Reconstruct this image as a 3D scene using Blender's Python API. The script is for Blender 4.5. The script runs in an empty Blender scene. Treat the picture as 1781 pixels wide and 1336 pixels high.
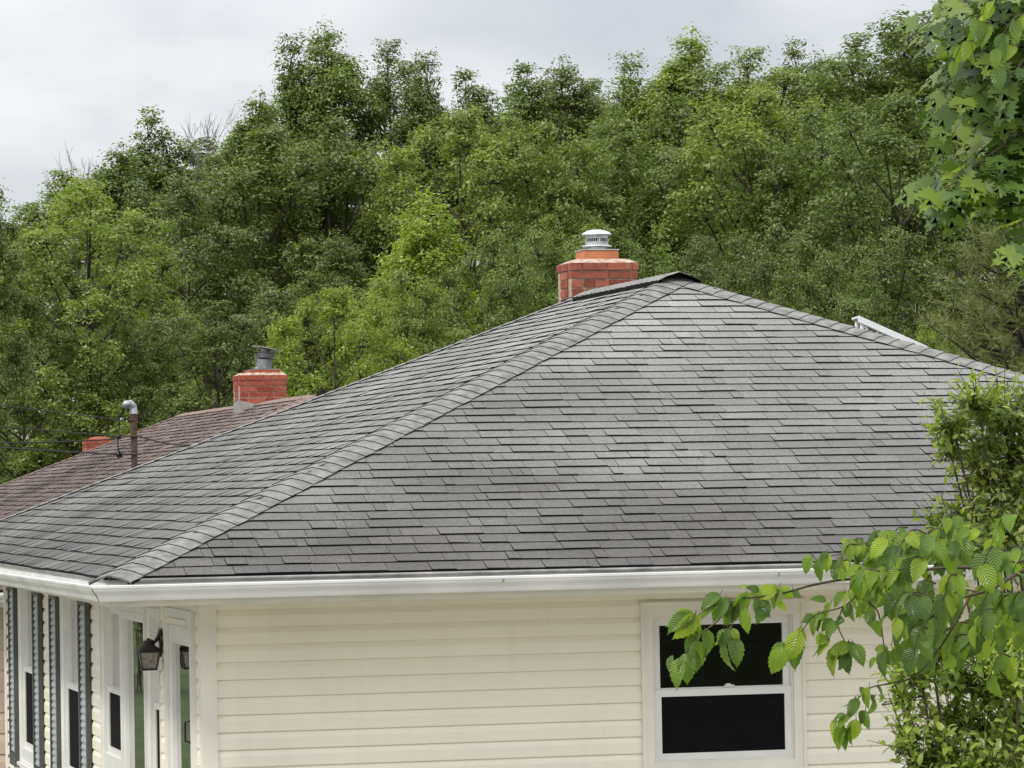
import bpy, math, random
import numpy as np
from mathutils import Vector, Matrix
R = math.radians
C = bpy.context.scene.collection
scene = bpy.context.scene

# ------------------------------------------------------------------ camera
CAM = np.array([-2.81426, -21.19039, 0.48234])
CR = np.array([0.97153197, -0.2362734, -0.01733543])
CU = np.array([0.01054019, -0.02999296, 0.99949454])
CF = np.array([0.23667392, 0.97122361, 0.02664875])
FPX = 6596.07
camd = bpy.data.cameras.new('camera'); cam = bpy.data.objects.new('camera', camd); C.objects.link(cam)
camd.sensor_width = 36; camd.lens = FPX / 1781 * 36; camd.clip_start = 0.5; camd.clip_end = 3000
m = Matrix.Identity(4)
for i in range(3):
    m[i][0] = CR[i]; m[i][1] = CU[i]; m[i][2] = -CF[i]; m[i][3] = CAM[i]
cam.matrix_world = m
scene.camera = cam
def at(px, py, d):                     # photograph pixel (1781 wide) at a depth in metres -> world point
    return CAM + d * (CF + CR * (px - 890.5) / FPX - CU * (py - 668) / FPX)
def upp(d):                            # metres per photograph pixel at a depth
    return d / FPX

# ------------------------------------------------------------------ world, sun, exposure
SUN_EL, SUN_AZ = 46, 240               # azimuth the light comes from, clockwise from +Y
world = bpy.data.worlds.new("World"); scene.world = world; world.use_nodes = True
nt = world.node_tree; nt.nodes.clear()
def wn(t, **k):
    n = nt.nodes.new(t)
    for a, b in k.items(): setattr(n, a, b)
    return n
sky = wn('ShaderNodeTexSky', sky_type='NISHITA', sun_disc=False, sun_elevation=R(SUN_EL), sun_rotation=R(SUN_AZ))
tc = wn('ShaderNodeTexCoord'); mp = wn('ShaderNodeMapping'); mp.inputs['Scale'].default_value = (6., 6., 15.0); mp.inputs['Location'].default_value = (1.3, .4, .2)
nz = wn('ShaderNodeTexNoise'); nz.inputs['Scale'].default_value = 1.5; nz.inputs['Detail'].default_value = 5; nz.inputs['Roughness'].default_value = .5
nz.inputs['Distortion'].default_value = .25
rp = wn('ShaderNodeValToRGB'); rp.color_ramp.elements[0].position = .36; rp.color_ramp.elements[0].color = (4.75, 4.98, 5.35, 1)
rp.color_ramp.elements[1].position = .66; rp.color_ramp.elements[1].color = (7.1, 7.1, 7.2, 1)
sep = wn('ShaderNodeSeparateXYZ'); mr = wn('ShaderNodeMapRange')
mr.inputs['From Min'].default_value = .12; mr.inputs['From Max'].default_value = .9; mr.inputs['To Min'].default_value = 1.0; mr.inputs['To Max'].default_value = 3.0
vm = wn('ShaderNodeVectorMath', operation='SCALE'); mx = wn('ShaderNodeMix', data_type='RGBA'); mx.inputs[0].default_value = .9
bg = wn('ShaderNodeBackground'); bg.inputs['Strength'].default_value = .1; out = wn('ShaderNodeOutputWorld')
L_ = nt.links.new
L_(tc.outputs['Generated'], mp.inputs[0]); L_(mp.outputs[0], nz.inputs['Vector']); L_(nz.outputs[0], rp.inputs[0])
L_(tc.outputs['Generated'], sep.inputs[0]); L_(sep.outputs['Z'], mr.inputs[0]); L_(rp.outputs[0], vm.inputs[0]); L_(mr.outputs[0], vm.inputs['Scale'])
L_(sky.outputs[0], mx.inputs[6]); L_(vm.outputs[0], mx.inputs[7]); L_(mx.outputs[2], bg.inputs[0]); L_(bg.outputs[0], out.inputs[0])
sd = bpy.data.lights.new('sun', 'SUN'); sd.energy = 1.5; sd.angle = R(10); sd.color = (1, .95, .86)
so = bpy.data.objects.new('sun', sd); C.objects.link(so)
sv = Vector((math.sin(R(SUN_AZ)) * math.cos(R(SUN_EL)), math.cos(R(SUN_AZ)) * math.cos(R(SUN_EL)), math.sin(R(SUN_EL))))
so.rotation_euler = sv.to_track_quat('Z', 'Y').to_euler(); so.location = sv * 60
scene.view_settings.view_transform = 'Standard'; scene.view_settings.look = 'None'
scene.view_settings.exposure = 0.42; scene.view_settings.gamma = 1

GZ = -2.75                             # lawn level; the main house's eave is z = 0

# ------------------------------------------------------------------ materials
class N:
    def __init__(s, name):
        s.m = bpy.data.materials.new(name); s.m.use_nodes = True; s.t = s.m.node_tree; s.b = s.t.nodes['Principled BSDF']
        s.out = s.t.nodes['Material Output']
    def n(s, t, **k):
        n = s.t.nodes.new(t)
        for a, b in k.items(): setattr(n, a, b)
        return n
    def l(s, a, b): s.t.links.new(a, b)
    def obj(s):
        return s.n('ShaderNodeTexCoord').outputs['Object']
    def noise(s, scale, detail=3, vec=None, rough=.5):
        n = s.n('ShaderNodeTexNoise'); n.inputs['Scale'].default_value = scale; n.inputs['Detail'].default_value = detail; n.inputs['Roughness'].default_value = rough
        s.l(vec if vec is not None else s.obj(), n.inputs['Vector']); return n.outputs[0]
    def ramp(s, fac, stops):
        r = s.n('ShaderNodeValToRGB'); e = r.color_ramp.elements
        while len(e) < len(stops): e.new(.5)
        for el, (p, c) in zip(e, stops): el.position = p; el.color = (*c, 1) if len(c) == 3 else c
        s.l(fac, r.inputs[0]); return r.outputs[0]
    def mix(s, fac, a, b, mode='MIX'):
        n = s.n('ShaderNodeMix', data_type='RGBA', blend_type=mode)
        for i, v in ((0, fac), (6, a), (7, b)):
            if isinstance(v, (int, float)): n.inputs[i].default_value = v
            elif isinstance(v, tuple): n.inputs[i].default_value = (*v, 1)
            else: s.l(v, n.inputs[i])
        return n.outputs[2]
    def maprange(s, v, a, b, c, d):
        n = s.n('ShaderNodeMapRange'); s.l(v, n.inputs[0])
        for i, x in enumerate((a, b, c, d)): n.inputs[i + 1].default_value = x
        return n.outputs[0]
    def bump(s, h, strength=.3, dist=.01):
        n = s.n('ShaderNodeBump'); n.inputs['Strength'].default_value = strength; n.inputs['Distance'].default_value = dist
        s.l(h, n.inputs['Height']); s.l(n.outputs[0], s.b.inputs['Normal'])
    def island(s): return s.n('ShaderNodeNewGeometry').outputs['Random Per Island']
    def orand(s): return s.n('ShaderNodeObjectInfo').outputs['Random']
    def col(s, c):
        if isinstance(c, tuple): s.b.inputs['Base Color'].default_value = (*c, 1)
        else: s.l(c, s.b.inputs['Base Color'])
        return s
    def set(s, rough=.5, spec=.5, metal=0.):
        s.b.inputs['Roughness'].default_value = rough; s.b.inputs['Specular IOR Level'].default_value = spec; s.b.inputs['Metallic'].default_value = metal; return s

def mat_plain(name, c, rough=.5, spec=.5, metal=0., var=.06, vs=6., bump=0, bs=60):
    a = N(name); n = a.noise(vs, 5)
    lo = tuple(x * (1 - var * 2) for x in c); hi = tuple(min(1, x * (1 + var)) for x in c)
    a.col(a.ramp(n, [(.3, lo), (.7, hi)])).set(rough, spec, metal)
    if bump: a.bump(a.noise(bs, 4), bump, .004)
    return a.m

def mat_shingle(name, cols, dark, light_hi):
    a = N(name); isl = a.island()
    c = a.ramp(isl, [(0, cols[0]), (.22, cols[1]), (.45, cols[2]), (.7, cols[3]), (1, cols[4])])
    g = a.noise(260, 2); c = a.mix(1., c, a.ramp(g, [(.28, (.45, .45, .45)), (.5, (1, 1, 1)), (.72, (1.65, 1.63, 1.6))]), 'MULTIPLY')
    g2 = a.noise(55, 6, rough=.75); c = a.mix(1., c, a.ramp(g2, [(.3, (.66, .66, .66)), (.7, (1.32, 1.32, 1.31))]), 'MULTIPLY')
    # weathering: darker growth low on the slope, blotchy, bleached near the ridge
    sx = a.n('ShaderNodeSeparateXYZ'); a.l(a.obj(), sx.inputs[0])
    mpn = a.n('ShaderNodeMapping'); mpn.inputs['Scale'].default_value = (.55, .55, 1.1); a.l(a.obj(), mpn.inputs[0])
    big = a.noise(1.0, 4, mpn.outputs[0])
    hh = a.maprange(sx.outputs['Z'], dark, light_hi, -.35, .4)
    ad = a.n('ShaderNodeMath', operation='ADD'); a.l(big, ad.inputs[0]); a.l(hh, ad.inputs[1])
    c = a.mix(1., c, a.ramp(ad.outputs[0], [(.14, (.47, .45, .44)), (.5, (.88, .87, .86)), (.85, (1.3, 1.3, 1.28))]), 'MULTIPLY')
    a.col(c).set(.88, .35); a.bump(a.noise(420, 2), .35, .003); return a.m

def mat_brick(name, cols):
    a = N(name); c = a.ramp(a.island(), [(0, cols[0]), (.5, cols[1]), (1, cols[2])])
    c = a.mix(1., c, a.ramp(a.noise(30, 5), [(.3, (.72, .72, .72)), (.7, (1.15, 1.15, 1.15))]), 'MULTIPLY')
    c = a.mix(a.maprange(a.noise(7, 5), .56, .70, 0, .22), c, (.42, .30, .22))
    a.col(c).set(.85, .3); a.bump(a.noise(90, 4), .5, .004); return a.m

def mat_glass(name, refl=1.0):
    a = N(name); a.t.nodes.remove(a.b)
    fr = a.n('ShaderNodeFresnel'); fr.inputs[0].default_value = 1.5
    gl = a.n('ShaderNodeBsdfGlossy'); gl.inputs['Roughness'].default_value = .01
    nb = a.n('ShaderNodeBump'); nb.inputs['Strength'].default_value = .08; nb.inputs['Distance'].default_value = .02; a.l(a.noise(2.5, 2), nb.inputs['Height']); a.l(nb.outputs[0], gl.inputs['Normal'])
    tr = a.n('ShaderNodeBsdfTransparent'); tr.inputs[0].default_value = (.86, .9, .88, 1)
    mxs = a.n('ShaderNodeMixShader'); a.l(fr.outputs[0], mxs.inputs[0]); a.l(tr.outputs[0], mxs.inputs[1]); a.l(gl.outputs[0], mxs.inputs[2]); a.l(mxs.outputs[0], a.out.inputs[0])
    return a.m

def mat_leaf(name, stops, trans=.35, orandamt=.25, rough=.5, veins=False, spec=.4):
    a = N(name); c = a.ramp(a.island(), stops)
    if orandamt:
        c = a.mix(1., c, a.ramp(a.orand(), [(0, (1 - orandamt, 1 - orandamt * .8, 1 - orandamt * .8)), (1, (1 + orandamt, 1 + orandamt, 1 + orandamt * .4))]), 'MULTIPLY')
    if veins:
        uv = a.n('ShaderNodeUVMap'); sx = a.n('ShaderNodeSeparateXYZ'); a.l(uv.outputs[0], sx.inputs[0])
        ab = a.n('ShaderNodeMath', operation='ABSOLUTE'); a.l(sx.outputs[0], ab.inputs[0])
        m1 = a.n('ShaderNodeMath', operation='MULTIPLY_ADD'); a.l(ab.outputs[0], m1.inputs[0]); m1.inputs[1].default_value = -2.6
        m2 = a.n('ShaderNodeMath', operation='MULTIPLY'); a.l(sx.outputs[1], m2.inputs[0]); m2.inputs[1].default_value = 11
        a.l(m2.outputs[0], m1.inputs[2]); fr = a.n('ShaderNodeMath', operation='PINGPONG'); a.l(m1.outputs[0], fr.inputs[0]); fr.inputs[1].default_value = .5
        v1 = a.maprange(fr.outputs[0], 0, .16, 1, 0); v2 = a.maprange(ab.outputs[0], .02, .09, 1, 0)
        mm = a.n('ShaderNodeMath', operation='MAXIMUM'); a.l(v1, mm.inputs[0]); a.l(v2, mm.inputs[1])
        vs = a.n('ShaderNodeMath', operation='MULTIPLY'); a.l(mm.outputs[0], vs.inputs[0]); vs.inputs[1].default_value = .26
        c = a.mix(vs.outputs[0], c, (.20, .30, .09)); a.bump(a.maprange(fr.outputs[0], 0, .5, 0, 1), .6, .004)
    c = a.mix(1., c, a.ramp(a.noise(14 if veins else 1.3, 3), [(.3, (.82, .82, .82)), (.7, (1.15, 1.15, 1.1))]), 'MULTIPLY')
    a.col(c).set(rough, spec)
    tl = a.n('ShaderNodeBsdfTranslucent'); tcx = a.mix(1., c, (1.5, 1.75, .7), 'MULTIPLY'); a.l(tcx, tl.inputs[0])
    ms = a.n('ShaderNodeMixShader'); ms.inputs[0].default_value = trans; a.l(a.b.outputs[0], ms.inputs[1]); a.l(tl.outputs[0], ms.inputs[2]); a.l(ms.outputs[0], a.out.inputs[0])
    return a.m

def mat_siding(name, c):
    a = N(name); n = a.noise(1.3, 5); mpn = a.n('ShaderNodeMapping'); mpn.inputs['Scale'].default_value = (14, 14, .8); a.l(a.obj(), mpn.inputs[0])
    st = a.noise(1.0, 4, mpn.outputs[0])
    k = a.ramp(n, [(.3, tuple(x * .93 for x in c)), (.7, c)])
    k = a.mix(a.maprange(st, .5, .8, 0, .09), k, (.42, .37, .29))
    a.col(k).set(.42, .45); a.bump(a.noise(35, 3), .08, .003); return a.m

M = {}
M['shingle'] = mat_shingle('grey_asphalt_shingle', [(.172, .171, .165), (.190, .188, .181), (.202, .200, .192), (.182, .184, .177), (.220, .217, .208)], 2.72, 4.75)
M['cap'] = mat_plain('cap_shingle', (.212, .210, .197), .9, .3, 0, .2, 14, .4, 300)
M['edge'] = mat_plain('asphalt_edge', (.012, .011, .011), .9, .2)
M['brown'] = mat_shingle('brown_asphalt_shingle', [(.108, .082, .072), (.132, .101, .089), (.147, .113, .100), (.126, .098, .087), (.165, .129, .114)], 2.0, 4.4)
M['browncap'] = mat_plain('brown_cap_shingle', (.21, .15, .125), .9, .3, 0, .12, 9)
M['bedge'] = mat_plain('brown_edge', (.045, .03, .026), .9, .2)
M['siding'] = mat_siding('cream_vinyl', (.89, .84, .71))
M['trim'] = mat_plain('cream_trim', (.80, .765, .675), .45, .4, 0, .05, 3)
M['peach'] = mat_siding('peach_vinyl', (.66, .52, .40))
M['white'] = mat_plain('white_vinyl', (.77, .765, .73), .35, .5, 0, .04, 5)
M['gutter'] = mat_plain('white_gutter_paint', (.76, .76, .73), .3, .5, 0, .08, 2.2)
M['drip'] = mat_plain('grey_drip_metal', (.30, .285, .27), .45, .5, .4, .2, 9)
M['shutter'] = mat_plain('grey_shutter', (.075, .082, .082), .45, .5, 0, .12, 8)
M['louver'] = mat_plain('louver_sky_sheen', (.40, .41, .425), .35, .6, 0, .08, 8)  # pale tone paints the sky's reflection onto the dark shutter slats
M['glass'] = mat_glass('window_glass')
M['screen'] = mat_plain('insect_screen', (.008, .008, .009), .9, .08, 0, .2, 90)
M['dark'] = mat_plain('dark_room', (.02, .019, .018), .9, .2)
M['sky_grey'] = mat_plain('sky_and_curtain_grey', (.34, .34, .325), .7, .2, 0, .08, 12)  # grey standing in for sky mirrored in the upper panes; curtain cloth too
M['brick'] = mat_brick('red_brick', [(.20, .052, .032), (.30, .085, .048), (.38, .125, .070)])
M['brick2'] = mat_brick('painted_red_brick', [(.27, .050, .034), (.35, .076, .048), (.40, .105, .066)])
M['mortar'] = mat_plain('mortar', (.46, .34, .27), .95, .2, 0, .2, 30, .6, 80)
M['crown'] = mat_plain('mortar_crown', (.50, .38, .30), .9, .2, 0, .3, 22, .8, 40)
M['clay'] = mat_plain('orange_clay_flue', (.52, .20, .085), .8, .3, 0, .12, 14, .3, 60)
M['alu'] = mat_plain('weathered_aluminium', (.62, .63, .63), .42, .5, .75, .12, 20)
M['galv'] = mat_plain('galvanised_metal', (.30, .31, .32), .4, .5, .8, .2, 16)
M['flash'] = mat_plain('dull_flashing', (.36, .35, .33), .6, .4, .3, .15, 10)
M['rust'] = mat_plain('rusty_brown_pipe', (.10, .055, .045), .7, .4, .1, .25, 25, .3, 60)
M['black'] = mat_plain('black_metal', (.012, .012, .013), .45, .5, 0, .2, 20)
M['wire'] = mat_plain('black_cable', (.02, .02, .02), .6, .3)
M['frost'] = mat_plain('rippled_lantern_glass', (.27, .24, .22), .25, .6, 0, .25, 60, .6, 80)
M['doorpanel'] = mat_plain('pale_inner_door', (.10, .08, .07), .5, .4, 0, .15, 4)
M['rubber'] = mat_plain('black_rubber', (.01, .01, .01), .6, .3)
M['ridgevent'] = mat_plain('ridge_vent_plastic', (.008, .008, .009), .7, .3)
M['bark'] = mat_plain('bark', (.075, .062, .05), .95, .2, 0, .35, 5, .8, 20)
M['greybark'] = mat_plain('pale_dead_bark', (.22, .20, .19), .95, .2, 0, .3, 5)
M['twig'] = mat_plain('twig_bark', (.085, .065, .04), .8, .3, 0, .3, 20)
M['pole'] = mat_plain('weathered_pole_wood', (.12, .09, .07), .9, .2, 0, .25, 4)
M['panel'] = mat_plain('bright_white_panel', (.80, .81, .82), .3, .5, 0, .03, 5)

# ------------------------------------------------------------------ builders
class MB:
    def __init__(s): s.v = []; s.f = []; s.k = []
    def quadpts(s, pts, k=0):
        i = len(s.v); s.v += [tuple(float(c) for c in p) for p in pts]; s.f.append(tuple(range(i, i + len(pts)))); s.k.append(k)
    def box8(s, P, k=0, top=None):      # 8 pts: bottom 4 then top 4
        i = len(s.v); s.v += [tuple(float(c) for c in p) for p in P]
        for n_, q in enumerate(((0, 3, 2, 1), (4, 5, 6, 7), (0, 1, 5, 4), (1, 2, 6, 5), (2, 3, 7, 6), (3, 0, 4, 7))):
            s.f.append(tuple(i + a for a in q)); s.k.append(top if (top is not None and n_ == 1) else k)
    def box(s, a, b, k=0):
        x0, y0, z0 = a; x1, y1, z1 = b
        s.box8([(x0, y0, z0), (x1, y0, z0), (x1, y1, z0), (x0, y1, z0), (x0, y0, z1), (x1, y0, z1), (x1, y1, z1), (x0, y1, z1)], k)
    def tube(s, pts, rad, n=8, k=0, cap=True):
        pts = [np.array(p, float) for p in pts]
        if not hasattr(rad, '__len__'): rad = [rad] * len(pts)
        base = len(s.v); ref = np.array([.31, .17, .93])
        for i, p in enumerate(pts):
            d = pts[min(i + 1, len(pts) - 1)] - pts[max(i - 1, 0)]; d = d / (np.linalg.norm(d) + 1e-9)
            if abs(d @ ref) > .95: ref = np.array([1., 0, 0])
            a = np.cross(d, ref); a /= np.linalg.norm(a); b = np.cross(d, a)
            for j in range(n):
                t = 2 * math.pi * j / n; q = p + rad[i] * (a * math.cos(t) + b * math.sin(t)); s.v.append(tuple(q))
        for i in range(len(pts) - 1):
            for j in range(n):
                s.f.append((base + i * n + j, base + i * n + (j + 1) % n, base + (i + 1) * n + (j + 1) % n, base + (i + 1) * n + j)); s.k.append(k)
        if cap:
            s.f.append(tuple(base + j for j in range(n))); s.k.append(k)
            s.f.append(tuple(base + (len(pts) - 1) * n + j for j in range(n))); s.k.append(k)
    def lathe(s, c, prof, n=24, k=0, axis=(0, 0, 1)):
        ax = Vector(axis).normalized(); q = Vector((0, 0, 1)).rotation_difference(ax); base = len(s.v)
        for r_, z_ in prof:
            for j in range(n):
                t = 2 * math.pi * j / n; p = q @ Vector((r_ * math.cos(t), r_ * math.sin(t), z_)); s.v.append((c[0] + p.x, c[1] + p.y, c[2] + p.z))
        for i in range(len(prof) - 1):
            for j in range(n):
                s.f.append((base + i * n + j, base + i * n + (j + 1) % n, base + (i + 1) * n + (j + 1) % n, base + (i + 1) * n + j)); s.k.append(k)
    def build(s, name, mats, parent=None, smooth=False, solid=0, root=None):
        rt = root if root is not None else parent
        while rt is not None and rt.parent is not None: rt = rt.parent
        off = np.array(rt.location) if rt is not None else np.zeros(3)
        me = bpy.data.meshes.new(name)
        v = np.array(s.v) - off
        me.from_pydata([tuple(p) for p in v], [], s.f)
        for mm in (mats if isinstance(mats, (list, tuple)) else [mats]): me.materials.append(mm)
        me.polygons.foreach_set('material_index', s.k)
        if smooth: me.polygons.foreach_set('use_smooth', [True] * len(s.f))
        me.update()
        o = bpy.data.objects.new(name, me); C.objects.link(o)
        if parent is not None: o.parent = parent
        if solid:
            md = o.modifiers.new('solid', 'SOLIDIFY'); md.thickness = solid; md.offset = -1
        return o

def thing(name, label, cat, loc, group=None):
    o = bpy.data.objects.new(name, None); C.objects.link(o); o.location = tuple(float(x) for x in loc); o.empty_display_size = .3
    tag(o, label, cat, group); return o
def tag(o, label=None, cat=None, group=None, kind=None):
    if label: o['label'] = label
    if cat: o['category'] = cat
    if group: o['group'] = group
    if kind: o['kind'] = kind
    return o

# ------------------------------------------------------------------ ground and hill
mb = MB(); mb.quadpts([(-700, -300, GZ), (900, -300, GZ), (900, 1200, GZ), (-700, 1200, GZ)])
a = N('lawn'); c = a.ramp(a.noise(.35, 8, rough=.65), [(.3, (.03, .045, .016)), (.55, (.05, .07, .025)), (.75, (.08, .09, .045))]); a.col(c).set(.9, .2); a.bump(a.noise(30, 6), .8, .03)
tag(mb.build('ground', a.m), kind='structure')
mb = MB(); mb.quadpts([(-7, -16, GZ + .02), (14, -16, GZ + .02), (14, .55, GZ + .02), (-7, .55, GZ + .02)]); mb.quadpts([(-7, .55, GZ + .02), (.55, .55, GZ + .02), (.55, 15.5, GZ + .02), (-7, 15.5, GZ + .02)])  # unseen paving added to bounce warm light onto the lower siding
tag(mb.build('bounce_slab', mat_plain('bounce_concrete', (.30, .285, .25), .9, .2, 0, .12, .8, .3, 40)), kind='structure')
mb = MB(); rs = random.Random(5); nx, ny = 60, 14
a = N('woodland_floor'); a.col(a.ramp(a.noise(.6, 7), [(.3, (.018, .028, .010)), (.7, (.045, .06, .022))])).set(.95, .1)
for i in range(nx + 1):
    for j in range(ny + 1):
        x = -160 + i * 8; y = 96 + j * 12
        h = 7.0 * (1 - math.exp(-((j * 12) / 60) ** 2)) * (0.55 + .45 * (1 / (1 + math.exp(-(x - 10) / 18)))) + .4 * math.sin(i * 1.3 + j)
        mb.v.append((x, y, GZ - .05 + max(0, h if j else 0)))
for i in range(nx):
    for j in range(ny):
        q = i * (ny + 1) + j; mb.f.append((q, q + ny + 1, q + ny + 2, q + 1)); mb.k.append(0)
tag(mb.build('hill', a.m, smooth=True), kind='structure')

# ------------------------------------------------------------------ hip roofed houses
def roof_face(mb, O, du, dp, length, halfw, s, seed, e=.127, t0=.0082, t1=.0115, caps=None):
    """courses of separate tabs on one trapezoid or triangular slope"""
    rs = random.Random(seed); O = np.array(O, float); du = np.array(du, float); dp = np.array(dp, float)
    hyp = math.hypot(1, s); up = (dp + np.array([0, 0, s])) / hyp; nn = np.cross(du, up)
    if nn[2] < 0: nn = -nn
    vmax = halfw * hyp
    def P(u, v, h): return O + du * u + up * v + nn * h
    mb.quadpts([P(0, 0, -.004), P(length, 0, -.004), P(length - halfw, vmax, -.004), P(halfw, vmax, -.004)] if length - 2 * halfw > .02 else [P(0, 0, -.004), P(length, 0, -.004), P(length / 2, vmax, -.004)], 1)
    rows = int(vmax / e) + 1
    for r_ in range(rows):
        v0 = r_ * e ; vt = min(r_ * e + e * 1.12, vmax)
        if vt - v0 < .02: continue
        a0 = v0 / hyp; a1 = vt / hyp
        lo, hi = a0 + .03, length - a0 - .03
        u = lo - rs.random() * .2; thick = rs.random() < .5; ph1, ph2 = rs.random() * 6.3, rs.random() * 6.3
        def wav(u_): return .004 * math.sin(u_ * 1.9 + ph1) + .003 * math.sin(u_ * 4.7 + ph2)
        while u < hi:
            w = rs.choice((.07, .13, .17, .2, .23, .26, .3)) * rs.uniform(.85, 1.15); ua, ub = u + .0016, u + w - .0016; u += w
            if r_ and rs.random() < .12: pass
            else: thick = not thick
            if rs.random() < .25: thick = rs.random() < .5
            ua = max(ua, lo); ub = min(ub, hi)
            if ub - ua < .015: continue
            la, lb = a1 + .03, length - a1 - .03
            ta, tb = max(ua, min(la, ub)), min(ub, max(lb, ua))
            if tb < ta: ta = tb = (max(ua, min(ub, length / 2)))
            h = (t1 if thick else t0) * rs.uniform(.85, 1.15)
            w0, w1 = wav(ua) + rs.uniform(-.001, .001), wav(ub) + rs.uniform(-.001, .001)
            lift = abs(rs.gauss(0, .0012))
            i = len(mb.v)
            for p in (P(ua, v0 + w0, -.003), P(ub, v0 + w1, -.003), P(tb, vt, -.003), P(ta, vt, -.003), P(ua, v0 + w0, h + lift), P(ub, v0 + w1, h), P(tb, vt, .001), P(ta, vt, .001)):
                mb.v.append(tuple(p))
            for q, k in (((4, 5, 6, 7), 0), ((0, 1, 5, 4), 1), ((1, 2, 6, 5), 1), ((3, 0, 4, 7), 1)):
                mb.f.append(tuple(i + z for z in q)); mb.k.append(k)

def caps(mb, A, B, la, lb, na, nb, w=.15, e=.118, base=.011, th=.007, seed=1, start=0., side0=1):
    """bent cap shingles from A (low) to B (high); la/lb unit vectors down each slope away from the crest, na/nb slope normals"""
    rs = random.Random(seed); A = np.array(A, float); B = np.array(B, float); L = np.linalg.norm(B - A); d = (B - A) / L
    la = np.array(la, float); lb = np.array(lb, float); na = np.array(na, float); nb = np.array(nb, float); nm = (na + nb); nm /= np.linalg.norm(nm)
    n = int(L / e)
    for i in range(n + 1):
        s0 = start + i * e + rs.uniform(-.006, .006); s1 = min(s0 + e * 1.35, L + .02)
        if s0 > L: break
        def sec(sv, h, j):
            c = A + d * sv; ww = w + j
            return [c + la * ww + na * h, c + la * ww * .5 + na * (h + .004), c + la * .035 + nm * (h + .0005), c + nm * (h - .002), c + lb * .035 + nm * (h + .0005), c + lb * ww * .5 + nb * (h + .004), c + lb * ww + nb * h]
        j = rs.uniform(-.004, .004); lo = sec(s0, base + th, j); hi = sec(s1, base, j); dn = sec(s0, base - .004, j); dn2 = sec(s1, base - .006, j)
        gl = sec(s0, -.004, j); gh = sec(s1, -.004, j)
        i0 = len(mb.v); mb.v += [tuple(p) for p in lo + hi + dn]
        for q in range(6):
            mb.f.append((i0 + q, i0 + q + 1, i0 + 7 + q + 1, i0 + 7 + q)); mb.k.append(0)
            mb.f.append((i0 + q, i0 + q + 1, i0 + 14 + q + 1, i0 + 14 + q)); mb.k.append(1 if i else 0)
        mb.quadpts([lo[0], hi[0], gh[0], gl[0]], side0); mb.quadpts([lo[6], hi[6], gh[6], gl[6]], 1)

def hip_roof(root, W, L, s, ox, oy, oz, msh, mcap, medge, seed, capw=.15, e=.127, t=(.0082, .0115)):
    hw = W / 2; z = np.array
    r_ = MB(); O = lambda x, y: (ox + x, oy + y, oz)
    roof_face(r_, O(0, 0), (1, 0, 0), (0, 1, 0), W, hw, s, seed, e, *t)
    roof_face(r_, O(0, 0), (0, 1, 0), (1, 0, 0), L, hw, s, seed + 1, e, *t)
    roof_face(r_, O(W, 0), (0, 1, 0), (-1, 0, 0), L, hw, s, seed + 2, e, *t)
    roof_face(r_, O(0, L), (1, 0, 0), (0, -1, 0), W, hw, s, seed + 3, e, *t)
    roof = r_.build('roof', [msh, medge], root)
    hy = math.hypot(1, s); top = s * hw
    nF, nL, nR, nB = z([0, -s, 1]) / hy, z([-s, 0, 1]) / hy, z([s, 0, 1]) / hy, z([0, s, 1]) / hy
    corners = [((0, 0), (hw, hw), nL, nF), ((W, 0), (hw, hw), nF, nR), ((0, L), (hw, L - hw), nB, nL), ((W, L), (hw, L - hw), nR, nB)]
    for k_, (a_, b_, na, nb) in enumerate(corners):
        A = z([ox + a_[0], oy + a_[1], oz]); B = z([ox + b_[0], oy + b_[1], oz + top]); d = (B - A) / np.linalg.norm(B - A)
        def side(n_, other):
            v = np.cross(n_, d); v /= np.linalg.norm(v)
            # must point away from the other slope
            if v @ z([other[0], other[1], 0]) > 0: v = -v
            return v
        c_ = MB(); caps(c_, A, B, side(na, nb), side(nb, na), na, nb, capw, seed=seed + 10 + k_, start=.0 if k_ else .015, side0=0 if k_ == 0 else 1); c_.build('hip_cap', [mcap, medge], roof, smooth=False)
    return roof, hw, top

def P3(x, y, z): return np.array([x, y, z], float)

class Side:
    """wall-local coordinates: a along the wall, z up, n outward"""
    def __init__(s, kind, plane): s.kind = kind; s.p = plane
    def pt(s, a, z, n):
        if s.kind == 'front': return (a, s.p - n, z)
        if s.kind == 'left': return (s.p - n, a, z)
        if s.kind == 'back': return (a, s.p + n, z)
        return (s.p + n, a, z)
    def box(s, mb, a0, a1, z0, z1, n0, n1, k=0):
        p = s.pt; mb.box8([p(a0, z0, n0), p(a1, z0, n0), p(a1, z0, n1), p(a0, z0, n1), p(a0, z1, n0), p(a1, z1, n0), p(a1, z1, n1), p(a0, z1, n1)], k)
    def ring(s, mb, a0, a1, z0, z1, w, n0, n1, k=0, wt=None, wb=None):
        wt = w if wt is None else wt; wb = w if wb is None else wb
        s.box(mb, a0, a1, z1 - wt, z1, n0, n1, k); s.box(mb, a0, a1, z0, z0 + wb, n0, n1, k)
        s.box(mb, a0, a0 + w, z0 + wb, z1 - wt, n0, n1, k); s.box(mb, a1 - w, a1, z0 + wb, z1 - wt, n0, n1, k)

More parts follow.
